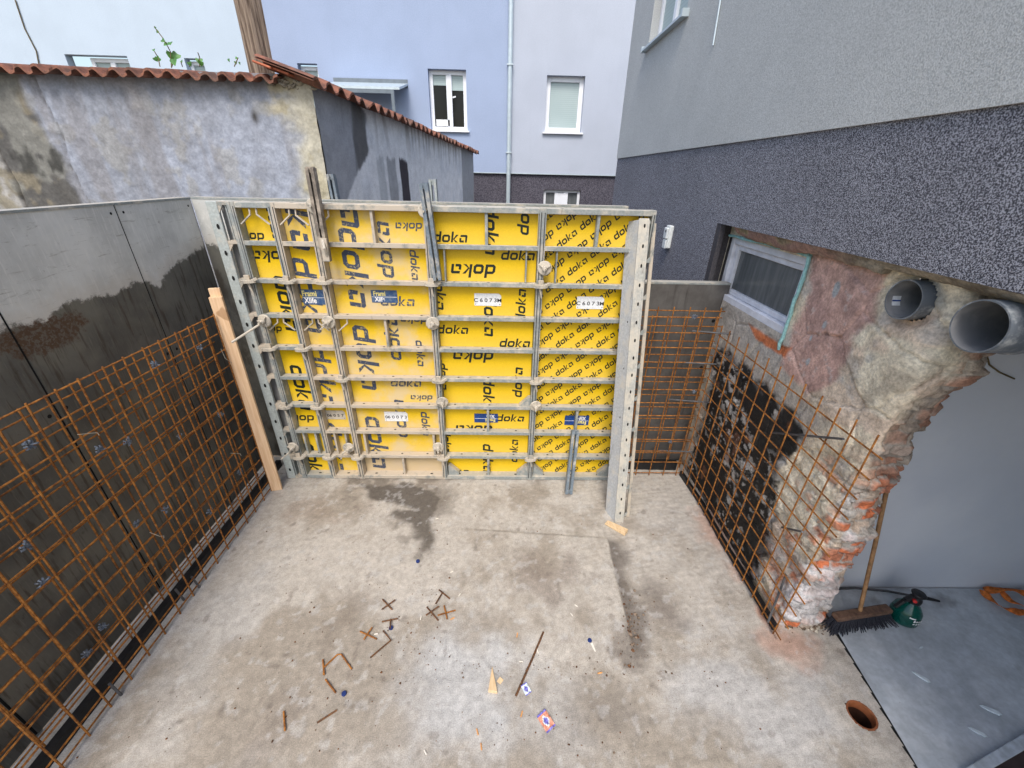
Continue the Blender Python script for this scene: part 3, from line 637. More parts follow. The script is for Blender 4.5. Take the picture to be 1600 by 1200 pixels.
# ------------------------------------------------------------------ near house (right)
XF, XU = 1.935, 1.918
nh = thing('near_house', 'grey rendered house on the right with dark speckled plinth and opened basement wall', 'house', (XF, 3.9, 0))
ZT, ZL, YC, YN = 3.205, 2.57, 8.06, -2.0
wy0, wy1, wz0 = 5.70, 7.02, 4.50
mb = MB(); holed(mb, YN, YC, ZT, 5.75, [(wy0, wy1, wz0, 5.6)], lambda a, b: (XU, a, b))
mb.add([(XU, YC, ZT), (7, YC, ZT), (7, YC, 5.75), (XU, YC, 5.75)], [(0, 1, 2, 3)]); mb.add([(XU, YN, ZT), (7, YN, ZT), (7, YN, 5.75), (XU, YN, 5.75)], [(0, 1, 2, 3)]); mb.add([(XU, YN, 5.75), (7, YN, 5.75), (7, YC, 5.75), (XU, YC, 5.75)], [(0, 1, 2, 3)])
mb.add([(XU, YN, ZT), (XF+.02, YN, ZT), (XF+.02, YC, ZT), (XU, YC, ZT)], [(0, 1, 2, 3)])
for y in (wy0, wy1): mb.add([(XU, y, wz0), (XU+.16, y, wz0), (XU+.16, y, 5.6), (XU, y, 5.6)], [(0, 1, 2, 3)])
mb.add([(XU, wy0, 5.6), (XU+.16, wy0, 5.6), (XU+.16, wy1, 5.6), (XU, wy1, 5.6)], [(0, 1, 2, 3)])
mb.build('upper_wall', M['upper'], nh)
NY = 3.935
mb = MB(); holed(mb, YN, YC, ZL, ZT, [], lambda a, b: (XF, a, b)); holed(mb, NY, YC, -.3, ZL, [], lambda a, b: (XF, a, b)); mb.add([(XF, YC, -.3), (7, YC, -.3), (7, YC, ZT), (XF, YC, ZT)], [(0, 1, 2, 3)])
mb.build('plinth', M['plinth'], nh)
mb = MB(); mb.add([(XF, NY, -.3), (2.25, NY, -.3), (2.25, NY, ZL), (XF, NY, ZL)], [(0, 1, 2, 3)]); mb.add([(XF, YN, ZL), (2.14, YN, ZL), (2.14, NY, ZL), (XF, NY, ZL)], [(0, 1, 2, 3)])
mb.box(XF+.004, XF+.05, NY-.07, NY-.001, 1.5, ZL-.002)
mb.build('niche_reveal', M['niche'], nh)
# upper window
uw = MB(); X1 = XU+.15
uw.box(X1-.05, X1, wy0, wy0+.08, wz0, 5.6); uw.box(X1-.05, X1, wy1-.08, wy1, wz0, 5.6); uw.box(X1-.05, X1, wy0+.08, wy1-.08, wz0, wz0+.08); uw.box(X1-.055, X1, 6.35, 6.45, wz0+.08, 5.6)
uw = uw.build('window', M['pvc'], nh, bevel=.006); MB().add([(X1-.02, wy0+.08, wz0+.08), (X1-.02, wy1-.08, wz0+.08), (X1-.02, wy1-.08, 5.6), (X1-.02, wy0+.08, 5.6)], [(0, 1, 2, 3)]).build('pane', M['blind'], uw)
sl_ = MB(); sl_.box(XU-.07, X1-.05, wy0-.05, wy1+.05, wz0-.03, wz0-.005); sl_.box(XU-.075, XU+.02, wy0-.09, wy0-.05, wz0-.04, wz0+.03); sl_.box(XU-.075, XU+.02, wy1+.05, wy1+.09, wz0-.04, wz0+.03); sl_.build('sill', M['alu'], uw)
a, b = at(1131, -20, 0, XU), at(1116, 71, 0, XU); MB().tube([(XU-.012, a[1], a[2]), (XU-.012, b[1], b[2])], .008, 6).build('wire', M['alu'], nh)
# socket box
c = at(1048, 370, 0, XF); sb = MB(); sb.box(XF-.05, XF, c[1]-.055, c[1]+.055, c[2]-.125, c[2]+.125); sb.box(XF-.075, XF-.05, c[1]-.05, c[1]+.05, c[2]-.02, c[2]+.10); sb.box(XF-.07, XF-.05, c[1]-.05, c[1]+.05, c[2]-.13, c[2]-.03)
sb.add([(XF-.0765, c[1]-.03, c[2]+.05), (XF-.0765, c[1]+.0, c[2]+.05), (XF-.0765, c[1], c[2]+.075), (XF-.0765, c[1]-.03, c[2]+.075)], [(0, 1, 2, 3)], 1); sb.build('socket_box', [M['plinthbox'], M['lbl_ink']], nh, bevel=.008)
# dark low vent by the far corner
c = at(972, 328, 0, XF); MB().box(XF-.02, XF, c[1]-.35, c[1]+.1, c[2]-.2, c[2]+.02).build('vent', M['hole'], nh)
# ---- basement room behind the broken wall
RY = 2.13
mb = MB(); holed(mb, 2.2, 6.2, -.2, ZL, [], lambda a, b: (a, RY, b)); mb.add([(6.2, -2, -.2), (6.2, RY, -.2), (6.2, RY, ZL), (6.2, -2, ZL)], [(0, 1, 2, 3)]); mb.add([(2.2, -2, -.2), (6.2, -2, -.2), (6.2, -2, ZL), (2.2, -2, ZL)], [(0, 1, 2, 3)])
mb.build('room_wall', M['roomwall'], nh)
MB().add([(2.14, -2, ZL+.006), (6.2, -2, ZL+.006), (6.2, NY, ZL+.006), (2.14, NY, ZL+.006)], [(0, 1, 2, 3)]).build('room_ceiling', M['ceil'], nh)
# ---- broken wall as a displaced surface wrapping its torn end
WY0, WY1, WZ0, WZ1 = 2.80, 3.90, 1.915, 2.455          # basement window opening
P1 = at(1400, 468, 0, 1.95); P2 = at(1530, 510, 0, 1.93)
def wpt(px, py): q = at(px, py, 0, 2.06); return q[1], q[2]
def broken():
    path = np.array([(2.07, 3.93), (2.06, 1.84), (2.085, 1.79), (2.28, 1.80), (2.44, 1.93), (2.47, 1.98), (2.47, 2.14)])
    seg = np.hypot(*np.diff(path, axis=0).T); cum = np.concatenate([[0], np.cumsum(seg)]); st = .0105
    ss = np.arange(0, cum[-1]+st, st); zs = np.arange(-.02, ZL+.012, st)
    px = np.interp(ss, cum, path[:, 0]); py = np.interp(ss, cum, path[:, 1])
    k = np.ones(5)/5; pxs = np.convolve(np.pad(px, 2, 'edge'), k, 'valid'); pys = np.convolve(np.pad(py, 2, 'edge'), k, 'valid')
    tx = np.gradient(pxs); ty = np.gradient(pys); l = np.hypot(tx, ty); nx_, ny_ = ty/l, -tx/l     # outward (towards -X / camera)
    S, Z = np.meshgrid(ss, zs, indexing='ij'); X = np.repeat(pxs[:, None], len(zs), 1); Y = np.repeat(pys[:, None], len(zs), 1)
    n1 = fbm(S*2.2, Z*2.2, 5, 71); n2 = fbm(S*7, Z*7, 5, 72); n3 = fbm(S*24, Z*24, 4, 73); n4 = fbm(S*3.5+9, Z*3.5, 4, 74)
    n6 = np.abs(fbm(S*4+3, Z*4, 4, 85)-.5)*2
    se = cum[1]                                    # start of the torn end
    Su = S+(n2-.5)*.16; Zu = Z+(n4-.5)*.12
    end = sst(se-.10, se+.06, Su - .12*(Z > 1.3)*1.0 + .1*np.sin(Z*5.1)*.4)
    Yd = Y+(n2-.5)*.14; Zd = Z+(n4-.5)*.14
    C = np.zeros(X.shape+(3,)); C[:] = (.78, .68, .52)                       # cream rubble plaster
    C = mixc(C, (.86, .79, .63), sst(.42, .58, n1)*.85); C = mixc(C, (.62, .46, .36), sst(.54, .64, n4)*.6); C = mixc(C, (.55, .54, .52), sst(.62, .72, n2)*.55); C = mixc(C, (.40, .34, .27), sst(.65, .72, fbm(S*4, Z*6, 4, 79))*.5); C = mixc(C, (.36, .29, .22), np.exp(-(n6/.02)**2)*.35)
    # concrete zone beneath the window
    pg = [wpt(*p) for p in ((1125, 440), (1245, 522), (1228, 560), (1250, 610), (1300, 660), (1240, 700), (1100, 560))]
    C = mixc(C, (.48, .445, .405), sst(.05, -.05, sdpoly(Yd, Zd, pg))*.85); 
    # pink plaster right of the window
    pg = [wpt(*p) for p in ((1270, 350), (1400, 405), (1376, 462), (1365, 505), (1335, 528), (1312, 570), (1292, 598), (1262, 612), (1222, 572), (1240, 520), (1262, 450))]
    f = sst(.03, -.03, sdpoly(Yd, Zd, pg)); C = mixc(C, (.60, .38, .325), f*.95); C = mixc(C, (.42, .27, .235), f*sst(.5, .64, n2)*.8); C = mixc(C, (.5, .4, .37), f*sst(.66, .74, n3)*.8)
    for q, r in (((1306, 452), .028), ((1288, 508), .02), ((1262, 565), .018), ((1265, 528), .014)):
        y, z = wpt(*q); C = mixc(C, (.40, .42, .44), sst(1, .7, np.hypot((Y-y)/r, (Z-z)/(r*1.9))+(n2-.5)*.6))
    # orange brick showing below the window
    pg = [wpt(*p) for p in ((1168, 505), (1190, 520), (1225, 540), (1236, 545), (1228, 560), (1215, 552), (1180, 530))]
    f = sst(.012, -.012, sdpoly(Y+(n3-.5)*.03, Z+(n2-.5)*.03, pg)); C = mixc(C, (.62, .20, .085), f)
    # bitumen
    pg = [wpt(*p) for p in ((1118, 540), (1143, 552), (1166, 572), (1181, 597), (1205, 610), (1226, 628), (1249, 655), (1256, 690), (1240, 700), (1226, 723), (1215, 753), (1210, 807), (1207, 853), (1180, 918), (1140, 863), (1107, 800), (1070, 735), (1085, 690), (1100, 640))]
    d = sdpoly(Y+(n2-.5)*.2, Z+(n4-.5)*.16, pg); f = sst(.03, -.03, d)
    fleck = np.clip(sst(.56, .62, fbm(S*16+Z*5, Z*22, 4, 75))*sst(.42, .55, n4) + sst(.05, -.06, d+.14)*0 + sst(.64, .7, n3)*.6, 0, 1)
    fleck = np.maximum(fleck*sst(.40, .52, fbm(S*3, Z*3, 3, 81)), sst(.50, .6, fbm(S*9, Z*9, 4, 76))*sst(-.10, -.01, d)*.8)
    C = mixc(C, (.012, .011, .011), f*.97); C = mixc(C, (.026, .02, .018), f*sst(.6, .75, n1)*.6); C = mixc(C, (.62, .59, .55), f*fleck*.9)
    C = mixc(C, (.30, .13, .07), f*sst(.76, .82, fbm(S*6, Z*6, 3, 77))*.5)
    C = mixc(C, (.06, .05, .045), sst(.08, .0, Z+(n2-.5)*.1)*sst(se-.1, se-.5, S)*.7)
    # brick courses at the torn end
    row = np.floor(Z/.078); fz = Z/.078-row; off = hashn(row, row*0, 7)*.13
    cl = np.floor((S+off)/.135); fs = (S+off)/.135-cl; hid = hashn(row, cl, 8); hid2 = hashn(row, cl, 9)
    mort = np.maximum(sst(.80, .86, fz+(n3-.5)*.14), sst(.89, .94, fs+(n3-.5)*.10))
    bc = np.where((hid2 > .62)[..., None], np.array([.62, .19, .085]), np.where((hid2 > .3)[..., None], np.array([.50, .20, .12]), np.array([.50, .40, .32])))
    bc = bc*(.75+.5*n3)[..., None]; bc = mixc(bc, (.45, .43, .40), np.clip(mort+sst(.58, .68, n2)*.75, 0, 1)); bc = mixc(bc, (.62, .62, .63), sst(.60, .68, fbm(S*8+4, Z*8, 4, 78))*.75*sst(1.4, 1.2, Z)); bc = mixc(bc, (.33, .28, .23), sst(1.2, 1.5, Z+(n2-.5)*.4)*.62)
    near = sst(se-.42, se-.12, S+(n2-.5)*.35)*sst(1.6, 1.25, Z+(n1-.5)*.5)*sst(.40, .50, n4+.16*(hid2-.5))
    mk = np.clip(np.maximum(end, near*.75), 0, 1)
    C = C*(1-mk[..., None])+bc*mk[..., None]
    # white plaster patches hanging on the end
    pg = [wpt(*p) for p in ((1225, 905), (1290, 895), (1262, 965), (1222, 965))]; f = sst(.02, -.02, sdpoly(Yd, Zd, pg)); C = mixc(C, (.56, .55, .56), f*.85)
    # mortar collar round pipe 1
    rp = np.hypot(Y-P1[1], Z-P1[2])+(n2-.5)*.05; C = mixc(C, (.55, .42, .33), sst(.17, .14, rp)*sst(P1[2]+.02, P1[2]-.06, Z)*.8); C = mixc(C, (.30, .29, .26), sst(.155, .12, rp)*sst(P1[2]-.05, P1[2]+.02, Z)*.8)
    C *= (.86+.28*n3)[..., None]
    # relief
    wx, wz = S+(n2-.5)*.05, Z+(n3-.5)*.03
    h1, h2, dx, dy, ed = chunks(wx/.17, wz/.11, 101); g1, g2, ex, ey, ed2 = chunks(wx/.42, wz/.36, 131); k1, k2, fx, fy, ed3 = chunks(wx/.06, wz/.045, 151)
    D = (n1-.5)*.03+(n2-.5)*.010+(n3-.5)*.006
    plate = (g1-.5)*.022+(ex*(g2-.5)+ey*(g1-.5))*.035 - .010*sst(.06, .0, ed2)
    D += plate*(1-mk)
    lower = sst(1.45, 1.2, Z)*sst(se-.9, se-.4, S)
    D += np.maximum(end, lower*.6)*((h1-.5)*.042+(dx*(h2-.5)+dy*(h1-.5))*.06 - .016*sst(.12, .0, ed) + (k1-.5)*.016)
    D += mk*((hid-.5)*.03 - mort*.014) + end*(fbm(S*1.5, Z*2.2, 3, 80)-.5)*.09
    D -= .03*sst(.17, .12, rp)*(1-end)
    C *= (.88+.24*h2*mk+.12*g2*(1-mk))[..., None]; C = mixc(C, (.16, .13, .10), sst(.05, .0, ed)*mk*.5+sst(.025, .0, ed2)*(1-mk)*.45*sst(.5, .55, n4))
    D += .05*sst(1.75, 2.2, Z)*sst(se-.6, se, S)        # bulging upper corner
    win = sst(WY0-.12, WY0-.03, Y)*sst(WZ0-.12, WZ0-.03, Z)*(S < se); D = D*(1-win*.9)
    D = np.where(Z < .05, D*.6, D)
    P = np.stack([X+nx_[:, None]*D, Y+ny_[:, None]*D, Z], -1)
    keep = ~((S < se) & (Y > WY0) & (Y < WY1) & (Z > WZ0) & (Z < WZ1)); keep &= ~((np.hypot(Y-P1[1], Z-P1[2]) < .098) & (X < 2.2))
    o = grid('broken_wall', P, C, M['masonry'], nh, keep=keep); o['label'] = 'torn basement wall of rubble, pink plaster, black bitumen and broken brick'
broken()
# torn plaster edge under the facade
def torn():
    ys = np.arange(-1.0, 3.66, .012); vs = np.linspace(0, 1, 16); Yg, V = np.meshgrid(ys, vs, indexing='ij'); n2 = fbm(Yg*6, V*2, 5, 91); n3 = fbm(Yg*26, V*5, 3, 92); hgt = (.045+.06*fbm(Yg*3, Yg*0, 4, 93))*np.where(Yg < 2.15, .55, 1)
    X = XF+.018+V*.1+(n2-.5)*.035; Z = ZL-.003-hgt*np.sin(np.clip(V*1.25, 0, 1)*math.pi*.62)+(n3-.5)*.012*(V > .05)
    C = np.zeros(Yg.shape+(3,)); C[:] = (.33, .29, .23); C = mixc(C, (.34, .2, .165), sst(2.35, 2.6, Yg+(n2-.5)*.5)*.85); C = mixc(C, (.42, .37, .2), sst(2.6, 3.2, Yg)*sst(.5, .6, n2)*.8); C = mixc(C, (.13, .11, .09), sst(.56, .68, n2)*.6); C *= (.75+.5*n3)[..., None]
    grid('torn_plaster', np.stack([X, Yg, Z], -1), C, M['masonry'], nh)
torn()
# basement window
bw = MB(); X0 = 2.115; a, b, c, e = WY0-.005, WY1+.0, WZ0-.01, WZ1+.01
def fr(mb, a, b, c, e, w, x0, x1):
    mb.box(x0, x1, a, a+w, c, e); mb.box(x0, x1, b-w, b, c, e); mb.box(x0, x1, a+w, b-w, e-w, e); mb.box(x0, x1, a+w, b-w, c, c+w)
fr(bw, a, b, c, e, .06, X0-.03, X0+.05); fr(bw, a+.062, b-.062, c+.062, e-.062, .045, X0+.0, X0+.05)
bw = bw.build('window', M['pvcwarm'], nh, bevel=.006)
MB().add([(X0+.03, a+.1, c+.1), (X0+.03, b-.1, c+.1), (X0+.03, b-.1, e-.1), (X0+.03, a+.1, e-.1)], [(0, 1, 2, 3)]).build('pane', M['glass_dusty'], bw)
sl_ = MB(); sl_.box(X0-.045, X0-.031, a-.0, b-.01, c+.0, c+.06); sl_.box(X0-.04, X0-.031, a+.002, b-.015, c-.02, c-.001); sl_.build('sill', M['pvcwarm'], bw, bevel=.004)
fo = MB(); rr = random.Random(2)
def foam(p, q, r):
    P = [Vector(p).lerp(Vector(q), k/14) + Vector((rr.uniform(-.006, .006), rr.uniform(-.006, .006), rr.uniform(-.006, .006))) for k in range(15)]; fo.tube(P, [r*rr.uniform(.75, 1.2) for _ in P], 7)
foam((2.055, a-.012, c-.10), (2.045, a-.015, e+.01), .012); foam((2.05, a-.01, e+.02), (2.05, b-.02, e+.012), .013); fo.build('sealing_foam', M['foam'], bw, smooth=True)

# ------------------------------------------------------------------ drain pipes through the wall
def pipe(c, r, L, x0, label, blue=False):
    p = thing('drain_pipe', label, 'pipe', (x0, c[1], c[2]))
    A = (1, 0, 0); o = (x0, c[1], c[2])
    MB().lathe([(r-.006, 0), (r, 0), (r, .13), (r+.006, .135), (r+.006, .15), (r, .155), (r, L)], o, A, 40).build('pipe_wall', M['pipe'], p, smooth=True)
    MB().lathe([(r-.0062, .0005), (r-.007, L)], o, A, 40).build('bore', M['bore'], p, smooth=True)
    MB().disc((x0+L-.02, c[1], c[2]), r-.008, A, n=32).build('bore_shade_disc', M['hole'], p)  # black disc stands in for the darkness deep in the bore
    if blue:
        mb = MB()
        for a0, a1, xx0, xx1 in ((-.25, .31, .03, .075), (-.02, .06, .03, .075)):
            pts = []
            for k in range(9):
                t = a0+(a1-a0)*k/8; pts.append((math.sin(t+math.pi/2+.3)*(r-(.009 if a1 > .3 else .011)), math.cos(t+math.pi/2+.3)*(r-(.009 if a1 > .3 else .011))))
            for (u, v), (u2, v2) in zip(pts[:-1], pts[1:]): mb.add([(o[0]+xx0, o[1]+u, o[2]+v), (o[0]+xx1, o[1]+u, o[2]+v), (o[0]+xx1, o[1]+u2, o[2]+v2), (o[0]+xx0, o[1]+u2, o[2]+v2)], [(0, 1, 2, 3)], 0 if a1 > .3 else 1)
        mb.build('label_film', [M['white_label'], M['bore_blue']], p)
    return p
pipe(P1, .098, .75, 1.985, 'grey plastic drain pipe set in the torn wall, blue marking inside its mouth', True)
pipe(P2, .108, 2.6, 1.925, 'larger grey plastic drain pipe hanging free under the facade edge at the opening')

# ------------------------------------------------------------------ lettering
def glyphs():
    t = .27; ch = .22
    def ring(w, sk=()):
        O = [(ch, 0), (w-ch, 0), (w, ch), (w, 1-ch), (w-ch, 1), (ch, 1), (0, 1-ch), (0, ch)]
        c2 = .07; I = [(t+c2, t), (w-t-c2, t), (w-t, t+c2), (w-t, 1-t-c2), (w-t-c2, 1-t), (t+c2, 1-t), (t, 1-t-c2), (t, t+c2)]
        return [[O[i], O[(i+1) % 8], I[(i+1) % 8], I[i]] for i in range(8) if i not in sk]
    w = 1.08
    G = {'o': (ring(w), w)}
    # d: square right side with ascender
    O = [(ch, 0), (w, 0), (w, 1), (ch, 1), (0, 1-ch), (0, ch)]; I = [(t+.06, t), (w-t, t), (w-t, 1-t), (t+.06, 1-t), (t, 1-t-.06), (t, t+.06)]
    G['d'] = ([[O[i], O[(i+1) % 6], I[(i+1) % 6], I[i]] for i in range(6)]+[[(w-t, 1), (w, 1), (w, 1.42), (w-t, 1.42)]], w)
    G['k'] = ([[(0, 0), (t, 0), (t, 1.42), (0, 1.42)], [(t, .42), (.62, 1), (.95, 1), (t+.16, .42-.02)], [(t, .42), (t+.16, .40), (.98, 0), (.64, 0)]], .95)
    # a: flat top, right stem, bowl open at lower right
    O = [(0, 1), (w-ch*.6, 1), (w, 1-ch*.6), (w, 0), (w-t, 0), (w-t, 1-t), (.32, 1-t)]
    G['a'] = ([[(.12, 1), (w-.14, 1), (w-t, 1-t), (.12, 1-t)], [(w-.14, 1), (w, 1-.14), (w-t*.0, 1-t), (w-t, 1-t)], [(w-t, 1-t), (w, 1-t), (w, 0), (w-t, 0)],
               [(.02, .62), (t+.02, .56), (t+.02, t), (.02, .14)], [(.02, .14), (t+.02, t), (.66, t), (.66, 0)], [(.02, .14), (.66, 0), (.14, 0)]], w)
    return G
GL = glyphs()
def word_quads(h):
    out = []; x = 0
    for c in 'doka':
        q, w = GL[c]
        for p in q: out.append([((a+x)*h + b*h*.16, b*h) for a, b in p])
        x += w+.17
    L = (x-.17)*h
    return [[(a-L/2-.05*h, b-h*.55) for a, b in p] for p in out]
def clip(poly, x0, x1, z0, z1):
    for ax, v, sg in ((0, x0, 1), (0, x1, -1), (1, z0, 1), (1, z1, -1)):
        out = []
        for i in range(len(poly)):
            a, b = poly[i], poly[(i+1) % len(poly)]; da, db = sg*(a[ax]-v), sg*(b[ax]-v)
            if da >= 0: out.append(a)
            if da*db < 0:
                t = da/(da-db); out.append((a[0]+(b[0]-a[0])*t, a[1]+(b[1]-a[1])*t))
        poly = out
        if len(poly) < 3: return None
    return poly
def put_word(mb, cx, cz, h, rot, y, rect, mi=0):
    c, s = math.cos(R(rot)), math.sin(R(rot))
    for q in word_quads(h):
        q = [(cx+a*c-b*s, cz+a*s+b*c) for a, b in q]; q = clip(q, *rect)
        if q: mb.add([(a, y, b) for a, b in q], [tuple(range(len(q)))], mi)
def textmesh(mb, s, size, cx, cz, y, rot=0, mi=0, bold=0.0, xs=1.0):
    cu = bpy.data.curves.new('t', 'FONT'); cu.body = s; cu.size = size; cu.align_x = 'CENTER'; cu.align_y = 'CENTER'; cu.offset = bold
    ob = bpy.data.objects.new('t', cu); COL.objects.link(ob); bpy.context.view_layer.update()
    me = bpy.data.meshes.new_from_object(ob.evaluated_get(bpy.context.evaluated_depsgraph_get()))
    c, sn = math.cos(R(rot)), math.sin(R(rot))
    mb.add([(cx+v.co.x*xs*c-v.co.y*sn, y, cz+v.co.x*xs*sn+v.co.y*c) for v in me.vertices], [tuple(p.vertices) for p in me.polygons], mi)
    bpy.data.objects.remove(ob); bpy.data.curves.remove(cu); bpy.data.meshes.remove(me)

# ------------------------------------------------------------------ yellow form panels
YP, YS = 3.388, 3.470          # frame front, sheet face
ZTOP = 2.70
def sp(px, py): q = at(px, py, 1, YS); return q[0], q[2]
PANELS = [  # x0, x1, kind
    (-2.105, -1.803), (-1.803, -1.503), (-1.503, -.618), (-.618, .288), (.288, 1.17)]
def crossbars(x0, x1, mat, root, sw=.027, holes=True, zl=None):
    for k in range(1, 9):
        z = .3*k; mb = MB(); mb.box(x0+sw, x1-sw, YP+.006, YS-.004, z-.011, z+.011); mb.box(x0+sw, x1-sw, YP, YP+.006, z-.018, z+.018)
        if holes:
            nh_ = max(1, int((x1-x0)/.28))
            for i in range(nh_): mb.disc((x0+(i+.5+.12*math.sin(k*2+i))*(x1-x0)/nh_, YP+.04, z+.0122), .008, (0, 0, 1), 1, rx=.012)
        mb.build('crossbar', [mat, M['hole']], root, bevel=.002)
def frame(x0, x1, mat, root, sw=.027, holes=True):
    for a in (x0, x1-sw):
        mb = MB(); mb.box(a, a+sw, YP-.002, YS+.02, 0.004, ZTOP)
        mb.box(a+.011, a+.019, YP-.0035, YP-.002, .03, ZTOP-.03, 1)
        mb.build('side_profile', [mat, M['groove_shade']], root, bevel=.003)
    for nm, z0, z1 in (('top_rail', ZTOP-.042, ZTOP-.001), ('bottom_rail', .006, .05)):
        mb = MB(); mb.box(x0+sw, x1-sw, YP, YS+.02, z0, z1); n = max(1, int((x1-x0)/.25))
        for i in range(n): mb.disc((x0+(i+.5)*(x1-x0)/n, YP+.035, z1+.0012), .009, (0, 0, 1), 1, rx=.016)
        mb.build(nm, [mat, M['hole']], root, bevel=.003)
def ribs(lst, mat, root):
    for px, bay, w in lst:
        z1 = ZTOP-.042-.3*bay if bay == 0 else ZTOP-.3*bay-.012; z0 = ZTOP-.3*(bay+1)+.012
        if bay == 8: z0 = .05
        x = sp(px, 0)[0] if False else at(px, 600-(z1+z0)/2*0, 1, YS)[0]
        x = px
        MB().box(x-w/2, x+w/2, YP+.016, YS-.003, z0, z1).build('rib', mat, root, bevel=.002)
def handle(root, seam, z, d, mat):
    MB().tube([(seam+d*.125, YP+.02, z), (seam+d*.125, YP+.012, z-.045), (seam+d*.04, YP+.008, z-.115)], .0075, 5).build('handle', mat, root)
def gusset(root, x, z, d, mat):
    MB().add([(x, YP+.02, z), (x+d*.11, YP+.02, z), (x+d*.11, YP+.02, z+.03), (x+d*.02, YP+.02, z+.12), (x, YP+.02, z+.12),
              (x, YP+.075, z), (x+d*.11, YP+.075, z), (x+d*.11, YP+.075, z+.03), (x+d*.02, YP+.075, z+.12), (x, YP+.075, z+.12)],
             [(0, 1, 2, 3, 4), (5, 6, 7, 8, 9), (0, 1, 6, 5), (1, 2, 7, 6), (2, 3, 8, 7), (3, 4, 9, 8), (4, 0, 5, 9)]).build('gusset', mat, root)
def blue_sticker(parent, pa, pb, rot, worn):
    x0, z1 = sp(*pa); x1, z0 = sp(*pb); cx, cz = (x0+x1)/2, (z0+z1)/2; w, h = x1-x0, z1-z0; s = 1 if rot == 0 else -1
    mb = MB(); mb.box(x0, x1, YS-.004, YS-.001, z0, z1, 0)
    dx = -.18*w*s
    textmesh(mb, 'Frami', h*.52, cx+dx, cz+.22*h*s, YS-.0055, rot, 1, .0016, .82); textmesh(mb, 'Xlife', h*.52, cx+dx, cz-.24*h*s, YS-.0055, rot, 2, .0016, .82)
    mb.box(x0+.02*w, x1-.02*w, YS-.0052, YS-.004, cz-.006, cz-.003, 2)
    mb.build('name_sticker', [M['blue_worn'] if worn else M['blue_label'], M['lbl_yellow'], M['lbl_white']], parent)
def code_sticker(parent, pa, pb, txt, rot=0, dim=False):
    x0, z1 = sp(*pa); x1, z0 = sp(*pb); cx, cz = (x0+x1)/2, (z0+z1)/2; w, h = x1-x0, z1-z0
    mb = MB(); mb.prism([(x0, z0), (x1, z0), (x1, z1-.02), (x1-.02, z1), (x0, z1)], YS-.004, YS-.001, 0); textmesh(mb, txt, h*.42, cx, cz-.06*h, YS-.0055, rot, 1, .0008, 1.15)
    for q in (x0+.012, x1-.012): mb.disc((q, YS-.005, z0+.015), .004, (0, -1, 0), 1)
    mb.build('code_sticker', [M['white_label'] if not dim else M['cast'], M['lbl_ink']], parent)
def form_panel(i, label, smat, imat, fmat, words, rb=(), hd=(), gus=()):
    x0, x1 = PANELS[i]
    r = thing('yellow_formwork', label, 'formwork panel', ((x0+x1)/2, YP, 0), 'yellow panels of the wall form')
    frame(x0, x1, M[fmat], r); crossbars(x0, x1, M[fmat], r)
    mb = MB().box(x0+.031, x1-.031, YS, YS+.018, .02, ZTOP-.01)
    for k, (cx, cz, h, rot) in enumerate(words): put_word(mb, cx, cz, h, rot, YS-.0008-(k % 16)*.00006, (x0+.032, x1-.032, .052, ZTOP-.045), mi=1)
    sh = mb.build('sheet', [M[smat], M[imat]], r)
    ribs(rb, M[fmat], r)
    for g_ in gus: gusset(r, *g_, M[fmat])
    return r, sh
def WP(lst): return [(*sp(a, b), h, rot) for a, b, h, rot in lst]
SB, SS_ = .079, .059      # x-heights of big and small lettering
w4 = WP([(703, 372, SS_, 0), (766, 360, SB, -90), (820, 334, .068, 90), (809, 400, SS_, 0), (740, 421, SB, 180), (686, 455, .068, -90), (764, 494, SB, -90), (815, 478, .062, 90), (707, 516, SS_, 0), (804, 537, SS_, 0),
         (740, 556, SB, 180), (692, 588, .06, -90), (762, 616, SB, -90), (810, 598, .068, 90), (797, 654, SS_, 0), (741, 670, SB, 180), (761, 716, SB, -90), (804, 705, .062, 90), (712, 737, SS_, 0), (697, 690, .062, -90)])
diag = []
for r_ in range(-14, 34):
    for c_ in range(-12, 18):
        u = c_*.232 + (r_ % 4)*.087; v = r_*.118; an = R(40)
        x = .35+u*math.cos(an)-v*math.sin(an)+.9; z = .15+u*math.sin(an)+v*math.cos(an)-.75
        if .15 < x < 1.3 and -.1 < z < 2.85: diag.append((x, z, .041, 40 if r_ % 2 == 0 else 220))
HG, MG = .138, .094
w3 = WP([(539, 283, HG, -90), (552, 420, HG, -90), (571, 560, HG, -90), (588, 692, HG, -90), (602, 392, MG, 90), (615, 528, MG, 90), (626, 655, MG, 90), (639, 353, .045, 180), (647, 414, .052, -90), (621, 472, .062, 0), (656, 552, .055, -90), (634, 599, .062, 0), (659, 621, .045, 180), (664, 662, .06, -90), (647, 499, .05, 180)])
w2 = WP([(459, 322, HG, -90), (480, 463, HG, -90), (503, 590, HG, -90), (521, 700, HG, -90)])
w1 = WP([(426, 322, MG*1.1, -90), (447, 475, MG*1.1, -90), (470, 606, MG*1.1, -90), (489, 722, MG*1.1, -90), (424, 399, .066, 180), (468, 653, .062, 180), (390, 369, .05, 180), (422, 514, .045, 180), (462, 734, .045, 180)])
def X_(px, py): return sp(px, py)[0]
P_1, s1 = form_panel(0, 'narrow yellow formwork panel with fresh yellow sheet, next to the bare corner piece', 'yellow', 'ink', 'steel', w1, rb=[(-2.02, 7, .02), (-1.90, 7, .02)])
for z in (2.655, 1.785): handle(P_1, -2.105, z, 1, M['steel_dusty']); handle(P_1, -1.803, z, -1, M['steel_dusty'])
P_2, s2 = form_panel(1, 'narrow dusty formwork panel printed with huge worn vertical letters, second yellow strip', 'yellow_mid', 'ink_worn', 'steel_dusty', w2, rb=[(-1.71, 7, .02), (-1.60, 7, .02)])
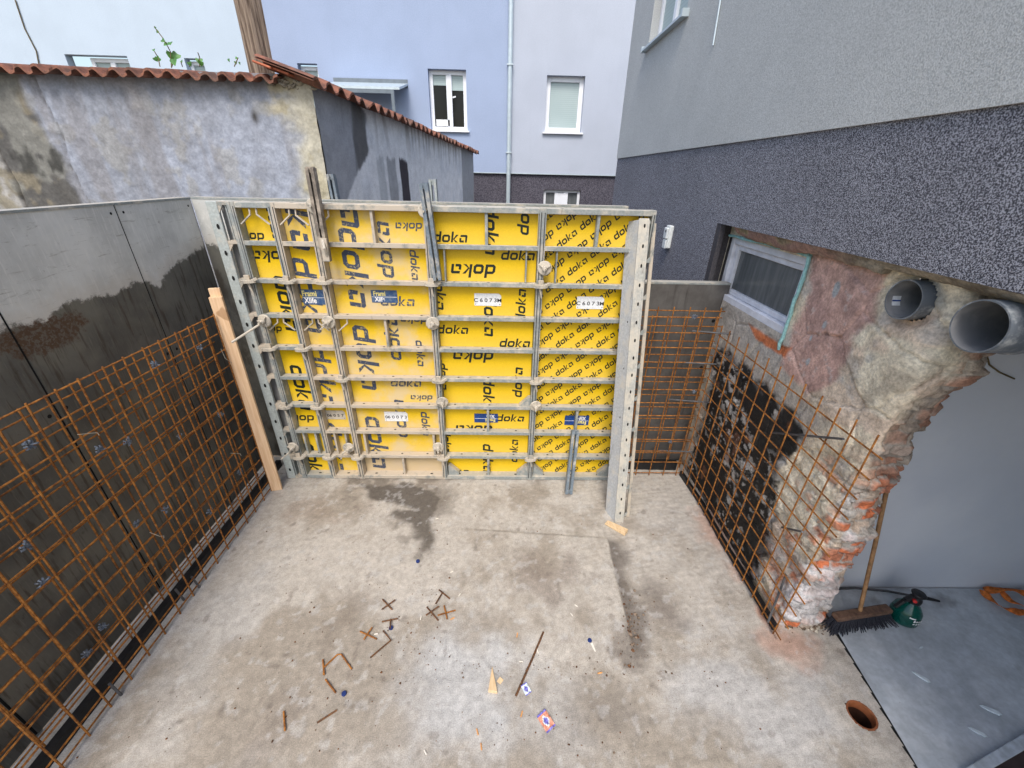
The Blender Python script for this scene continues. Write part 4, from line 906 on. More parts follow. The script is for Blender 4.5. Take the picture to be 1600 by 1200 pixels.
for z in (2.655, 1.785): handle(P_2, -1.803, z, 1, M['steel_dusty']); handle(P_2, -1.503, z, -1, M['steel_dusty'])
P_3, s3 = form_panel(2, 'wide cement dusted formwork panel with faded lettering and a peeling blue sticker', 'yellow_dust', 'ink_worn', 'steel_dusty', w3, rb=[(-1.05, 0, .022), (-1.05, 3, .022), (-1.05, 8, .022), (-1.41, 7, .022), (-.71, 7, .022)])
for z in (2.655, 1.785): handle(P_3, -1.503, z, 1, M['steel_dusty'])
P_4, s4 = form_panel(3, 'wide bright clean yellow formwork panel with black upright and sideways lettering', 'yellow', 'ink', 'steel', w4, rb=[(-.155, 0, .024), (-.155, 6, .024), (-.155, 8, .024), (-.50, 1, .012), (.17, 1, .012)], gus=[(-.58, .05, 1), (.26, .05, -1), (.26, .9-.012-.0, -1)])
P_5, s5 = form_panel(4, 'yellow formwork panel covered in diagonal lettering, farthest right beside the leaning post', 'yellow', 'ink', 'steel', diag, rb=[(.73, 0, .024), (.73, 6, .024), (.42, 1, .012)], gus=[(.325, .05, 1), (1.13, .05, -1)])
blue_sticker(s2, (470, 452), (512, 476), 0, True); blue_sticker(s3, (579, 453), (622, 473), 0, True)
blue_sticker(s4, (741, 646), (778, 660), 180, False); blue_sticker(s5, (883, 649), (919, 664), 180, False)
code_sticker(s4, (741, 458), (783, 478), 'C 6 0 7 3M'); code_sticker(s5, (902, 463), (942, 483), 'C 6 0 7 3M'); code_sticker(s3, (600, 643), (638, 658), '06 0 0 7 3', 0); code_sticker(s2, (507, 641), (541, 655), '06 0 5 7', 0, True)
# dusty stain board low on right panel: nothing; inner corner piece at left
cr = thing('corner_form', 'hinged steel inside corner piece of the wall form with grey sheet and bolt holes', 'formwork corner', (-2.15, YP, 0))
xa, xb = -2.285, -2.106
mb = MB(); mb.add([(xa, YP-.01, .004), (xa+.075, YP+.004, .004), (xa+.075, YP+.004, ZTOP), (xa, YP-.01, ZTOP), (xa, YP+.03, .004), (xa+.075, YP+.03, .004), (xa+.075, YP+.03, ZTOP), (xa, YP+.03, ZTOP)], [(0, 1, 2, 3), (4, 5, 6, 7), (0, 3, 7, 4), (1, 2, 6, 5), (3, 2, 6, 7), (0, 1, 5, 4)])
for k in range(13): mb.disc((xa+.042, YP-.0045, .12+.2*k), .02, (0, -1, 0), 1, rx=.011)
mb.build('flange', [M['steel_flange'], M['hole']], cr, bevel=.003)
MB().box(xa+.05, xb-.004, YS, YS+.015, .02, ZTOP-.01).build('sheet', M['innergrey'], cr)
for a in (xb-.03,): MB().box(a, a+.028, YP-.002, YS, .004, ZTOP).build('side_profile', M['steel'], cr, bevel=.003)
for k in range(0, 10):
    z = max(.02, min(ZTOP-.015, .3*k)); mb = MB()
    mb.add([(xa+.075, YP+.006, z-.01), (xb-.03, YP+.006, z-.01), (xb-.03, YS, z-.01), (xa+.06, YS, z-.01), (xa+.075, YP+.006, z+.012), (xb-.03, YP+.006, z+.012), (xb-.03, YS, z+.012), (xa+.06, YS, z+.012)], [(0, 1, 2, 3), (4, 5, 6, 7), (0, 1, 5, 4), (1, 2, 6, 5), (2, 3, 7, 6), (3, 0, 4, 7)])
    mb.prism([(xa+.073, z-.012), (xa+.112, z-.012), (xa+.073, z-.07)], YP+.008, YP+.02); mb.build('crossbar', M['steel_dusty'], cr)
for k in (0, 8): MB().box(xb-.058, xb-.046, YP+.02, YS, ZTOP-.3*(k+1)+.02, ZTOP-.3*k-.02).build('rib', M['steel'], cr)
for k in (7, 8): MB().box(xa+.083, xa+.093, YP+.012, YS, ZTOP-.3*(k+1)+.02, ZTOP-.3*k-.02).build('rib', M['steel'], cr)

# leaning outer corner panel (post) at the right
LEAN = math.atan2(.56, 2.64)
lp = thing('leaning_form_post', 'pale steel formwork post with punched holes leaning against the right yellow panel', 'formwork post', (1.068, 2.795, 0), rot=(-LEAN, 0, R(4)))
HZ = 2.695
mb = MB(); v = [(-.03, .155), (.0, .012), (.005, .0), (.012, .155)]
mb.add([(-.042, .15, 0.012), (.004, .006, .0), (.014, .012, 0), (-.03, .155, .012), (-.042, .15, HZ), (.004, .006, HZ), (.014, .012, HZ), (-.03, .155, HZ)], [(0, 1, 2, 3), (4, 5, 6, 7), (0, 1, 5, 4), (1, 2, 6, 5), (2, 3, 7, 6), (3, 0, 4, 7)])
for z in (1.05, 1.5, 1.9): mb.disc((-.009, .0455, z), .01, (-.95, -.3, 0), 1, rx=.006)
mb.build('side_sheet', [M['steel_post'], M['hole']], lp, local=True, bevel=.002)
mb = MB(); mb.box(.005, .085, 0, .02, 0, HZ+.01); mb.box(.0, .026, -.008, .0, .0, HZ); mb.box(.072, .088, -.006, .0, 0, HZ)
for k in range(18): mb.disc((.05, -.0012, .1+.15*k), .016, (0, -1, 0), 1, rx=.008)
mb.build('front_profile', [M['steel_front'], M['hole']], lp, local=True, bevel=.002)
MB().box(.136, .166, .05, .068, .02, HZ-.02).build('rail', M['steel_dusty'], lp, local=True, bevel=.002)
MB().box(.0, .15, .16, .172, .02, HZ-.02).build('shaded_back_sheet', M['hole'], lp, local=True)  # sheet coloured black so the gap beside the rail looks shaded
for k in range(10):
    mb = MB(); z = .03+.293*k; mb.box(.084, .136, .05, .16, z, z+.012); mb.prism([(.10, z+.012), (.14, z+.012), (.14, z+.05)], .05, .06); mb.build('crossbar', M['steel'], lp, local=True)

# ------------------------------------------------------------------ tie nuts, clamps
SEAMS = {'A': (-2.105, 'first seam beside the corner piece'), 'B': (-1.803, 'seam between the two narrow panels'), 'C': (-1.503, 'seam left of the cement dusted panel'), 'D': (-.618, 'seam left of the bright yellow panel'), 'E': (.288, 'seam right of the bright yellow panel')}
ORD = ['topmost', 'second', 'third', 'fourth', 'fifth', 'sixth', 'seventh', 'eighth', 'lowest']
def make_nut():
    r = thing('tie_nut', 'x', 'tie nut', (0, 0, 0), 'tie nut plates on the wall form')
    mb = MB(); mb.lathe([(0, -.0), (.054, .0), (.056, .006), (.050, .014), (.02, .018), (.0, .018)], (0, 0, 0), (0, -1, 0), 20)
    mb.build('plate', M['cast'], r, smooth=True)
    mb = MB(); mb.lathe([(.02, .016), (.022, .03), (.018, .05), (0, .052)], (0, 0, 0), (0, -1, 0), 10)
    for k in range(3):
        t = 2*math.pi*k/3+.5; mb.bar((0, -.026, 0), (math.cos(t)*.05, -.022, math.sin(t)*.05), .016, .024, (0, 1, 0), w1=.012, h1=.016)
    mb.build('wing_nut', M['cast'], r, smooth=False, bevel=.002)
    MB().tube([(0, -.04, 0), (0, -.09, -.01)], .008, 8).build('tie_rod', M['cast'], r)
    return r
def make_clamp():
    r = thing('form_clamp', 'x', 'clamp', (0, 0, 0), 'clamps joining the form panels')
    mb = MB(); n = 14; O = []; I = []
    for k in range(n):
        t = 2*math.pi*k/n; O.append((math.cos(t)*.062, math.sin(t)*.034)); I.append((math.cos(t)*.03, math.sin(t)*.012))
    for (P, Q) in ((O, I),):
        for k in range(n):
            a, b, c, d = P[k], P[(k+1) % n], Q[(k+1) % n], Q[k]
            v = [(p[0], p[1]-.03, z) for z in (-.012, .012) for p in (a, b, c, d)]; mb.add(v, [(0, 1, 2, 3), (4, 5, 6, 7), (0, 1, 5, 4), (2, 3, 7, 6)])
    mb.bar((.03, -.045, 0), (.075, -.02, .02), .02, .02); mb.build('ring', M['cast'], r, smooth=False)
    MB().box(-.022, .022, -.04, -.022, .0, .05).build('wedge', M['steel_dusty'], r, bevel=.002)
    MB().tube([(-.005, -.03, -.012), (.004, -.035, -.06), (.012, -.03, -.10)], [.011, .009, .006], 6).build('tail', M['cast'], r, smooth=True)
    return r
nut0, clamp0 = make_nut(), make_clamp(); usedn = usedc = False
def near_row(z): return ORD[int(max(0, min(8, round((ZTOP-z)/.3-.0))))]
NUTS = [(491, 322, 'C'), (665, 329, 'D'), (851, 419, 'E'), (414, 501, 'A'), (514, 503, 'C'), (676, 505, 'D'), (691, 628, 'D'), (837, 634, 'E'), (459, 698, 'A'), (545, 699, 'C'), (685, 698, 'D')]
seen = {}
for px, py, s in NUTS:
    p = at(px, py, 1, YP-.012)
    o = nut0 if not usedn else copy_tree(nut0); usedn = True; o.scale = (1.05,)*3; o.location = p; o.rotation_euler = (random.uniform(-.12, .12), random.uniform(-3, 3), random.uniform(-.1, .1))
    pos = {'C': ['top edge', 'middle', 'bottom'], 'D': ['top edge', 'middle', 'lower middle', 'bottom'], 'E': ['upper', 'lower'], 'A': ['middle', 'bottom']}[s][seen.setdefault(s, 0)]; seen[s] += 1
    o['label'] = f'round tie nut at {pos} of the {SEAMS[s][1]}'
CLAMPS = [('A', 2), ('B', 2), ('C', 2), ('D', 2), ('E', 2), ('A', 4), ('B', 4), ('C', 5), ('D', 5), ('E', 5), ('A', 6), ('B', 6), ('A', 8), ('B', 8), ('C', 8), ('D', 8), ('E', 8)]
for s, k in CLAMPS:
    o = clamp0 if not usedc else copy_tree(clamp0); usedc = True
    o.location = (SEAMS[s][0]+random.uniform(-.006, .012), YP+.0, ZTOP-.3*k+.004); o.rotation_euler = (0, random.uniform(-.06, .06), random.uniform(-.12, .12))
    o['label'] = f'oval clamp on {ORD[k-1]} crossbar at the {SEAMS[s][1]}'
# tie rod and bent bits
a = at(412, 503, 1, YP-.05); b = at(362, 535, 1, 3.12)
tag(MB().tube([a, np.array(a)*.4+np.array(b)*.6, b], .0095, 8).build('tie_rod', M['cast'], smooth=True), 'long cement coated tie rod sticking out from the left tie nut over the plank', 'rod')
a = at(514, 506, 1, YP-.03); b = at(500, 515, 1, YP-.12); tag(MB().tube([a, b], .007, 6).build('tie_rod', M['cast']), 'short tie rod stub poking from the middle nut of the narrow dusty panel', 'rod')
a = at(458, 702, 1, YP-.04); b = at(439, 718, 1, YP-.16); tag(MB().tube([a, b], .009, 6).build('tie_rod', M['cast']), 'stubby tie rod pointing down left from the lowest left tie nut', 'rod')
a = at(544, 702, 1, YP-.03); b = at(536, 708, 1, YP-.07); c = at(533, 717, 1, YP-.05); tag(MB().tube([a, b, c], .008, 6).build('tie_rod', M['cast'], smooth=True), 'hooked tie rod end bent down at the bottom nut left of the cement dusted panel', 'rod')

# steel channels (walings)
def channel(p, q, gap, w, d, mat, label, facing=(0, -1, 0), plates=(0.02, .5, .98)):
    r = thing('steel_waling', label, 'steel channel', tuple(p))
    P, Q = Vector(p), Vector(q); L = (Q-P).length
    ax = (Q-P).normalized(); sx = ax.cross(Vector(facing)).normalized(); fz = sx.cross(ax)
    for s in (-1, 1):
        mb = MB(); o = sx*s*(gap/2+w/2); mb.bar(P+o, Q+o, w*.28, d, facing)
        for t in (-1, 1): mb.bar(P+o-sx*s*w*.32+fz*t*(d/2+.003), Q+o-sx*s*w*.32+fz*t*(d/2+.003), w*.9, .006, facing)
        mb.build('channel', mat, r)
    mb = MB()
    for t in plates:
        c = P.lerp(Q, t); mb.bar(c-ax*.02, c+ax*.02, gap+w, d*.5, facing)
    mb.build('spacer_plate', mat, r); return r
ya = YP-.062
def pt(px, py, y=ya): return tuple(at(px, py, 1, y))
w = channel(pt(485, 262), pt(511, 408), .028, .026, .045, M['steel_old'], 'rusty double steel waling strapped over the dusty narrow panel, rising above the top edge', plates=(.02, .6, .97))
MB().tube([pt(504, 375, ya-.04), pt(507, 388, ya-.07), pt(511, 400, ya-.04)], .012, 7).build('hook', M['cast'], w, smooth=True)
MB().bar(pt(505, 372, ya-.035), pt(511, 408, ya-.035), .05, .02, (0, -1, 0)).build('bracket', M['steel_dusty'], w)
channel(pt(662, 287), pt(684, 437), .03, .028, .05, M['blue_steel'], 'blue grey double steel waling on the seam left of the bright yellow panel', plates=(.02, .95))
yb = 3.88
channel(pt(517, 272, yb), tuple(np.array(pt(517, 272, yb))-np.array([-.04, 0, 1.2])), .03, .022, .05, M['blue_steel'], 'bluish steel waling end peeking over the form behind the dusty panel', plates=(.02,))
channel(pt(676, 280, yb), tuple(np.array(pt(676, 280, yb))-np.array([-.02, 0, 1.2])), .035, .022, .05, M['steel_clean'], 'steel waling end peeking over the form behind the blue grey waling', plates=(.02,))
channel(tuple(np.array(pt(899, 673, YP-.035))), tuple(np.array(fl(888, 771))+np.array([0, 0, .006])), .035, .03, .045, M['blue_steel'], 'short blue grey double channel propped on the floor against the diagonal lettered panel', plates=(.02, .97))
# back nut
b = at(682, 316, 1, 3.9)

# ------------------------------------------------------------------ grey forms: left side and back
YB = 3.75
def grey_panel(y0, y1, label):
    r = thing('grey_formwork', label, 'formwork panel', (-2.65, (y0+y1)/2, 0), 'grey form panels along the left side')
    mb = MB(); mb.box(-2.74, -2.646, y0+.002, y1-.002, 2.688, 2.703); mb.box(-2.74, -2.66, y0, y0+.03, .0, 2.687); mb.box(-2.74, -2.66, y1-.03, y1, 0, 2.687)
    for k in range(1, 9): mb.box(-2.735, -2.661, y0+.03, y1-.03, .3*k-.02, .3*k+.02)
    mb.build('frame', M['steel'], r)
    mb = MB().box(-2.66, -2.65, y0+.007, y1-.007, .02, 2.688)
    for y in (y0+.05, y1-.05):
        for z, hr in ((1.62, .012), (2.64, .009)): mb.disc((-2.6485, y, z), hr, (1, 0, 0), 1)
    mb.build('sheet', [M['greysheet'], M['hole']], r)
    MB().box(-2.662, -2.656, y1-.007, y1+.007, .02, 2.686).build('seam', M['hole'], r)
ye = [3.75, 3.01, 2.085, 1.16, .235]
for i, lb in enumerate(('short grey formwork panel in the far left corner behind the rusty mesh', 'grey formwork panel with brown stain, second from the far left corner', 'grey formwork panel with dark wet lower part at the left picture edge', 'grey formwork panel nearest the camera on the left side')):
    grey_panel(ye[i+1], ye[i], lb)
bp_ = thing('back_formwork', 'low dark grey formwork panel at the back right behind the rusty mesh', 'formwork panel', (1.6, YB, 0))
mb = MB(); mb.box(1.05, 2.108, YB-.003, YB+.09, 2.05, 2.066); mb.box(1.05, 2.10, YB+.019, YB+.09, .0, .05)
for k in range(1, 7): mb.box(1.05, 2.10, YB+.019, YB+.09, .3*k-.02, .3*k+.02)
mb.box(2.08, 2.104, YB+.0185, YB+.09, .051, 2.049); mb.build('frame', M['steel'], bp_)
mb = MB().box(1.05, 2.105, YB, YB+.018, .02, 2.05)
for x, z in ((2.03, 1.7), (2.03, 1.2), (1.2, 1.62)): mb.disc((x, YB-.0015, z), .018, (0, -1, 0), 1)
mb.build('sheet', [M['darksheet'], M['hole']], bp_)
bt = thing('back_formwork', 'tall grey formwork wall hidden behind the yellow panels, only its top edge showing', 'formwork panel', (-.8, YB, 0))
MB().box(-2.64, 1.045, YB, YB+.018, .02, 2.69).build('sheet', M['greysheet'], bt)
mb = MB(); mb.box(-2.645, 1.045, YB-.003, YB+.09, 2.69, 2.705)
for x in (-2.6, -1.7, -.8, .1, .98): mb.box(x, x+.06, YB+.019, YB+.09, 0, 2.689)
mb.build('frame', M['steel'], bt)

# ------------------------------------------------------------------ rebar mats
def bar_mesh(L, r=.0054):
    mb = MB(); n = max(2, int(L/.35)); rr = random.Random(int(L*1000)); mb.tube([(0, rr.uniform(-.0022, .0022), L*k/n) for k in range(n+1)], r, 6); return mb
def mat(label, origin, u, v, us, vs, lu, lv, nrm, group='rusty reinforcing mats'):
    """bars along v at offsets us (length lv), bars along u at offsets vs (length lu)"""
    r = thing('rebar_mat', label, 'reinforcing mesh', origin, group)
    u, v, nrm = Vector(u), Vector(v), Vector(nrm); cache = {}
    def bar(o, d, L):
        key = round(L, 2)
        if key not in cache:
            ob = bar_mesh(L).build('rebar', M['rust'], None, smooth=True); cache[key] = ob.data; 
        else:
            ob = bpy.data.objects.new('rebar', cache[key]); COL.objects.link(ob)
        ob.parent = r; ob.location = o; ob.rotation_mode = 'QUATERNION'; ob.rotation_quaternion = Vector((0, 0, 1)).rotation_difference(Vector(d))
    rr = random.Random(len(us)*7+len(vs))
    for a in us: bar(u*(a+rr.uniform(-.004, .004))+nrm*.005, (v+u*rr.uniform(-.006, .006)).normalized(), lv)
    for b in vs: bar(v*(b+rr.uniform(-.004, .004))-nrm*.005+u*rr.uniform(-.02, .02), (u+v*rr.uniform(-.003, .003)).normalized(), lu)
    return r
Yv = np.arange(.29, 3.25, .1453); Zh = np.arange(.109, 1.87, .1455)
mat('near rusty reinforcing mat along the left side, closest to the slab', (-2.37, 0, .0), (0, 1, 0), (0, 0, 1), Yv, list(Zh)+[.035], 3.19, 1.875, (1, 0, 0))
bpy.data.objects  # (bars start at origin; shifted below)
mat('rear rusty reinforcing mat along the left side, against the grey forms', (-2.52, .0, .0), (0, 1, 0), (0, 0, 1), Yv+.075, np.maximum(Zh-.124, .02), 3.30, 1.80, (1, 0, 0))
Xb = np.arange(1.0, 2.0, .093)
mat('front rusty reinforcing mat across the back right gap', (.6, 3.49, .0), (1, 0, 0), (0, 0, 1), np.arange(.42, 1.36, .150), np.arange(.03, 1.83, .1485), 1.37, 1.83, (0, -1, 0))
mat('rear rusty reinforcing mat close to the dark back form', (.6, 3.63, .0), (1, 0, 0), (0, 0, 1), np.arange(.36, 1.5, .150), np.arange(.05, 1.85, .1485), 1.45, 1.87, (0, -1, 0))
mat('rusty reinforcing mat standing in front of the broken brick wall on the right', (1.972, 1.66, .02), (0, 1, 0), (0, 0, 1), np.arange(.07, 1.9, .1435), np.arange(.03, 1.72, .1455), 1.84, 1.735, (-1, 0, 0))
# plastic wire spacers on the mats
def make_spacer():
    mb = MB(); rr = random.Random(4)
    for k in range(9):
        t = 2*math.pi*k/9; d = Vector((rr.uniform(-.4, .5), math.cos(t), math.sin(t))).normalized()*rr.uniform(.024, .036)
        mb.tube([d*.15, d*.7+Vector((.008, 0, 0)), d], [.004, .0055, .004], 5); mb.lathe([(0, -.004), (.007, 0), (0, .004)], d, d, 6)
    o = mb.build('rebar_spacer', M['spacer']); return tag(o, 'x', 'spacer', 'dark plastic spacers clipped on the mats')
sp0 = make_spacer(); used = False
SPC = [(45, 695, 0), (155, 703, 0), (199, 690, 0), (280, 682, 0), (344, 648, 0), (375, 737, 0), (258, 797, 0), (213, 818, 0), (39, 853, 0), (67, 910, 0), (160, 979, 0), (135, 1021, 0), (242, 570, 0), (312, 543, 0), (328, 800, 0), (1085, 495, 1), (1084, 612, 1), (1047, 690, 1)]
NAMES = ['near the left picture edge, upper row', 'left of a close pair below the mat top', 'right of a close pair below the mat top', 'at mid length in the upper third', 'close to the plank in the upper third', 'close to the plank at mid height', 'at the middle of the mat', 'just left below the middle', 'at the left picture edge, middle height', 'low beside the left picture edge', 'low, above the floor edge', 'lowest of all, near the bottom left', 'top row under the mat edge, left one', 'top row under the mat edge, by the plank', 'low near the far floor edge']
for i, (px, py, k) in enumerate(SPC):
    p = at(px, py, 0, -2.42) if k == 0 else at(px, py, 1, 3.48)
    o = sp0 if not used else sp0.copy()
    if used: COL.objects.link(o)
    used = True; o.location = p; o.rotation_euler = (random.uniform(0, 3), random.uniform(-.3, .3), random.uniform(-.4, .4) + (R(-90) if k else 0)); s = random.uniform(.75, 1.05); o.scale = (s,)*3
    o['label'] = ('dark star spacer on the left mat, '+NAMES[i]) if k == 0 else 'dark plastic star spacer on the back mat, '+('upper', 'middle', 'lower')[i-15]+' one of three'
# dark dowels
for (p, q, lb) in ((fl(312, 918), (306, 900), 'dark steel dowel in the left slab edge, far one'), (fl(288, 938), (280, 915), 'dark steel dowel in the left slab edge, middle one'), (fl(190, 1086), (178, 1068), 'dark steel dowel in the left slab edge, near one')):
    d = np.array(at(*q, 1, p[1]+.0)); tag(MB().tube([p+np.array([0, 0, -.01]), (p[0]-.02, p[1], p[2]+.13)], .008, 8).build('steel_dowel', M['darksteel']), lb, 'dowel')
for pts, lb in (([(1082, 517), (1142, 522)], 'dark steel dowel bar through the back mat, topmost'), ([(1056, 566), (1120, 569)], 'dark steel dowel bar through the back mat, second'), ([(1045, 624), (1112, 629)], 'dark steel dowel bar through the back mat, third'), ([(1030, 704), (1082, 706)], 'dark steel dowel bar through the back mat, lowest')):
    a = at(*pts[0], 1, 3.52); b = at(*pts[1], 1, 3.42); tag(MB().tube([a, b], .008, 8).build('steel_dowel', M['darksteel'], smooth=True), lb, 'dowel')
for pts, lb in (([(1205, 676), (1318, 686)], 'dark steel dowel sticking out of the broken wall, upper one'), ([(1222, 824), (1254, 831)], 'short dark steel dowel in the broken wall, lower one'), ([(1228, 898), (1200, 972)], 'thin dark bar leaning at the foot of the broken wall')):
    a = at(*pts[0], 0, 2.02); b = at(*pts[1], 0, 1.95); tag(MB().tube([a, b], .0075, 8).build('steel_dowel', M['darksteel'], smooth=True), lb, 'dowel')
# loose tie wires
for pts, lb in (([(121, 679), (140, 677), (152, 676), (155, 680)], 'pale bent tie wire on the left mat, upper left'), ([(234, 832), (250, 838), (256, 837), (256, 841)], 'pale bent tie wire on the left mat, lower middle'), ([(360, 708), (375, 709), (377, 712)], 'pale bent tie wire on the left mat by the plank'), ([(345, 545), (352, 560), (362, 567)], 'pale bent tie wire at the top of the left mat by the plank')):
    tag(MB().tube([at(a, b, 0, -2.36) for a, b in pts], .002, 5).build('tie_wire', M['wire']), lb, 'wire')

# ------------------------------------------------------------------ black waterstops
def strip(pts, h, w, label):
    mb = MB(); rr = random.Random(9)
    for (a, b) in zip(pts[:-1], pts[1:]): mb.bar((a[0], a[1], h/2), (b[0], b[1], h/2), w, h)
    return tag(mb.build('waterstop_strip', M['strip']), label, 'sealing strip')
strip([(-2.475, .0), (-2.48, .9), (-2.478, 1.8), (-2.48, 2.7), (-2.48, 3.6)], .075, .05, 'black rubber waterstop strip along the left slab edge under the mats')
strip([(-2.4, 3.62), (.6, 3.615), (1.95, 3.60)], .11, .05, 'black rubber waterstop strip along the back under the mats')
pr = [fl(1063, 742)[:2], fl(1095, 792)[:2], fl(1130, 850)[:2], fl(1168, 912)[:2], fl(1207, 985)[:2]]
strip([(p[0]+.012*math.sin(i*2), p[1]) for i, p in enumerate(pr)], .055, .03, 'black rubber waterstop strip at the foot of the broken wall on the right')

# ------------------------------------------------------------------ timber
b = fl(434, 765); mb = MB(); mb.box(-.052, .045, -.016, .016, 0, 2.0); 
pk = thing('pine_plank', 'long pale pine plank standing upright at the left end of the form', 'plank', (b[0], b[1], 0), rot=(R(-1.2), R(-.4), R(14)))
MB().box(-.05, .045, -.016, .016, .002, 2.0).build('board', M['pine'], pk, local=True, bevel=.002)
MB().box(-.046, .034, .0165, .04, .9, 2.065).build('backing_board', M['pine'], pk, local=True, bevel=.002)
a = fl(947, 817); c = fl(978, 835); d = np.array(c)-np.array(a); wd = thing('wood_block', 'short pale timber offcut wedge by the foot of the leaning post', 'wood block', tuple((np.array(a)+np.array(c))/2), rot=(0, 0, math.atan2(d[1], d[0])))
L = np.linalg.norm(d); MB().add([(-L/2, -.03, .004), (L/2, -.03, .004), (L/2, .03, .004), (-L/2, .03, .004), (-L/2, -.03, .015), (L/2, -.03, .045), (L/2, .03, .045), (-L/2, .03, .015)], [(0, 1, 2, 3), (4, 5, 6, 7), (0, 1, 5, 4), (1, 2, 6, 5), (2, 3, 7, 6), (3, 0, 4, 7)]).build('block', M['fresh'], wd, local=True, bevel=.002)
p0, p1, p2 = fl(769, 1042), fl(763, 1083), fl(777, 1085); mb = MB(); mb.add([p0, p1, p2, tuple(np.array(p0)+np.array([0, 0, .012])), tuple(np.array(p1)+np.array([0, 0, .035])), tuple(np.array(p2)+np.array([0, 0, .035]))], [(0, 1, 2), (3, 4, 5), (0, 1, 4, 3), (1, 2, 5, 4), (2, 0, 3, 5)])
tag(mb.build('wood_wedge', M['fresh'], bevel=.001), 'small triangular pale wooden wedge lying on the slab front', 'wedge')
tag(MB().bar(tuple(np.array(fl(779, 1068))+np.array([0, 0, .006])), tuple(np.array(fl(784, 1061))+np.array([0, 0, .006])), .03, .006).build('wood_chip', M['fresh']), 'tiny pale wood chip right beside the triangular wedge', 'wood chip')

# ------------------------------------------------------------------ rebar offcuts on the slab
def offcut(lines, label, mat='rustdark', r=.0055):
    mb = MB()
    for i, pts in enumerate(lines): mb.tube([tuple(np.array(fl(*p))+np.array([0, 0, .012+.009*i])) for p in pts], r, 7)
    return tag(mb.build('rebar_offcut', M[mat], smooth=True), label, 'rebar offcut', 'rebar offcuts on the slab')
offcut([[(598, 938), (613, 954)], [(597, 955), (618, 940)]], 'crossed rusty rebar offcut, leftmost cross of the top row')
offcut([[(597, 973), (622, 968)], [(611, 970), (610, 985)]], 'T shaped rusty rebar offcut just below the leftmost cross')
offcut([[(667, 950), (685, 971)], [(666, 964), (686, 950)]], 'crossed rusty rebar offcut, left one of the touching pair')
offcut([[(684, 963), (712, 955)], [(694, 949), (699, 970)]], 'crossed rusty rebar offcut, right one of the touching pair', 'rust')
offcut([[(686, 923), (703, 937)], [(681, 946), (692, 928)]], 'L shaped rusty rebar offcut lying above the touching pair')
offcut([[(563, 988), (589, 1000)], [(569, 1002), (582, 983)]], 'crossed brown rebar offcut left of the bent bar', 'rust')
offcut([[(599, 987), (611, 1002), (579, 1029)]], 'bent rusty rod lying open to the left below the crosses')
offcut([[(506, 1055), (506, 1045), (528, 1024), (534, 1024), (550, 1047)]], 'U shaped bent rusty rod at the left of the slab', 'rust')
offcut([[(505, 1032), (507, 1056)]], 'short rusty bar touching the U shaped rod', 'rust')
offcut([[(509, 1063), (525, 1084)]], 'short bright rusty bar below the U shaped rod', 'rust')
offcut([[(496, 1131), (527, 1111)]], 'straight rusty bar near the front left of the slab')
offcut([[(444, 1113), (446, 1143)]], 'small brown rusty bar lying far front left', 'rust')
offcut([[(849, 989), (832, 1030), (806, 1089)]], 'long straight rusty rebar lying on the slab right of the wedge', 'rustdark', .0075)
# litter
def cap(px, py, label):
    p = fl(px, py); mb = MB(); mb.lathe([(0, .012), (.013, .012), (.0155, .009), (.016, 0), (.013, 0), (.012, .008), (0, .008)], (p[0], p[1], .006), (.1, -.1, 1), 14); tag(mb.build('bottle_cap', M['bluecap'], smooth=True), label, 'bottle cap', 'blue bottle caps on the slab')
cap(538, 1085, 'blue plastic cap at the front left near the short bright bar'); cap(611, 982, 'blue plastic cap by the T shaped offcut'); cap(653, 878, 'small blue cap just below the dark wet stain')
cap(921, 1002, 'blue plastic cap on the right with a white stick beside it')
tag(MB().bar(tuple(np.array(fl(924, 1006))+np.array([0, 0, .008])), tuple(np.array(fl(930, 1019))+np.array([0, 0, .006])), .018, .006, w1=.007).build('plastic_spoon', M['butt']), 'white plastic stick lying beside the right blue cap', 'litter')
BUTTS = [((683, 812), 20, 0), ((706, 895), 30, 0), ((718, 931), 60, 0), ((840, 1019), 100, 0), ((814, 1035), 0, 0), ((588, 992), 10, 0), ((893, 962), 120, 0), ((900, 948), 140, 0), ((815, 1117), 70, 1), ((746, 1145), 110, 1), ((752, 1168), 100, 1), ((937, 1053), 10, 1), ((808, 994), 80, 1), ((665, 1177), 130, 0), ((707, 968), 30, 1), ((658, 967), 90, 0)]
for i, ((px, py), r_, k) in enumerate(BUTTS):
    p = fl(px, py); L = .013 if not k else .016; t = R(r_)
    mb = MB(); a = (p[0]-math.cos(t)*L, p[1]-math.sin(t)*L, .012); b = (p[0]+math.cos(t)*L, p[1]+math.sin(t)*L, .012); mb.tube([a, b], .0042, 8, 0)
    zone = ['under the wet stain at the back', 'behind the rebar crosses', 'right of the L shaped offcut', 'beside the long straight bar', 'left of the long straight bar', 'next to the brown crossed offcut', 'near the gap, front one', 'near the gap, rear one', 'between wedge and orange wrapper', 'in front of the wedge, rear one', 'in front of the wedge, front one', 'right side by the blue cap', 'above the wedge', 'at the front centre edge', 'under the touching crosses', 'between the crosses'][i]
    tag(mb.build('cigarette_butt', M['filter'] if k else M['butt'], smooth=True), ('orange' if k else 'white')+' cigarette butt '+zone, 'cigarette butt', 'cigarette butts on the slab')
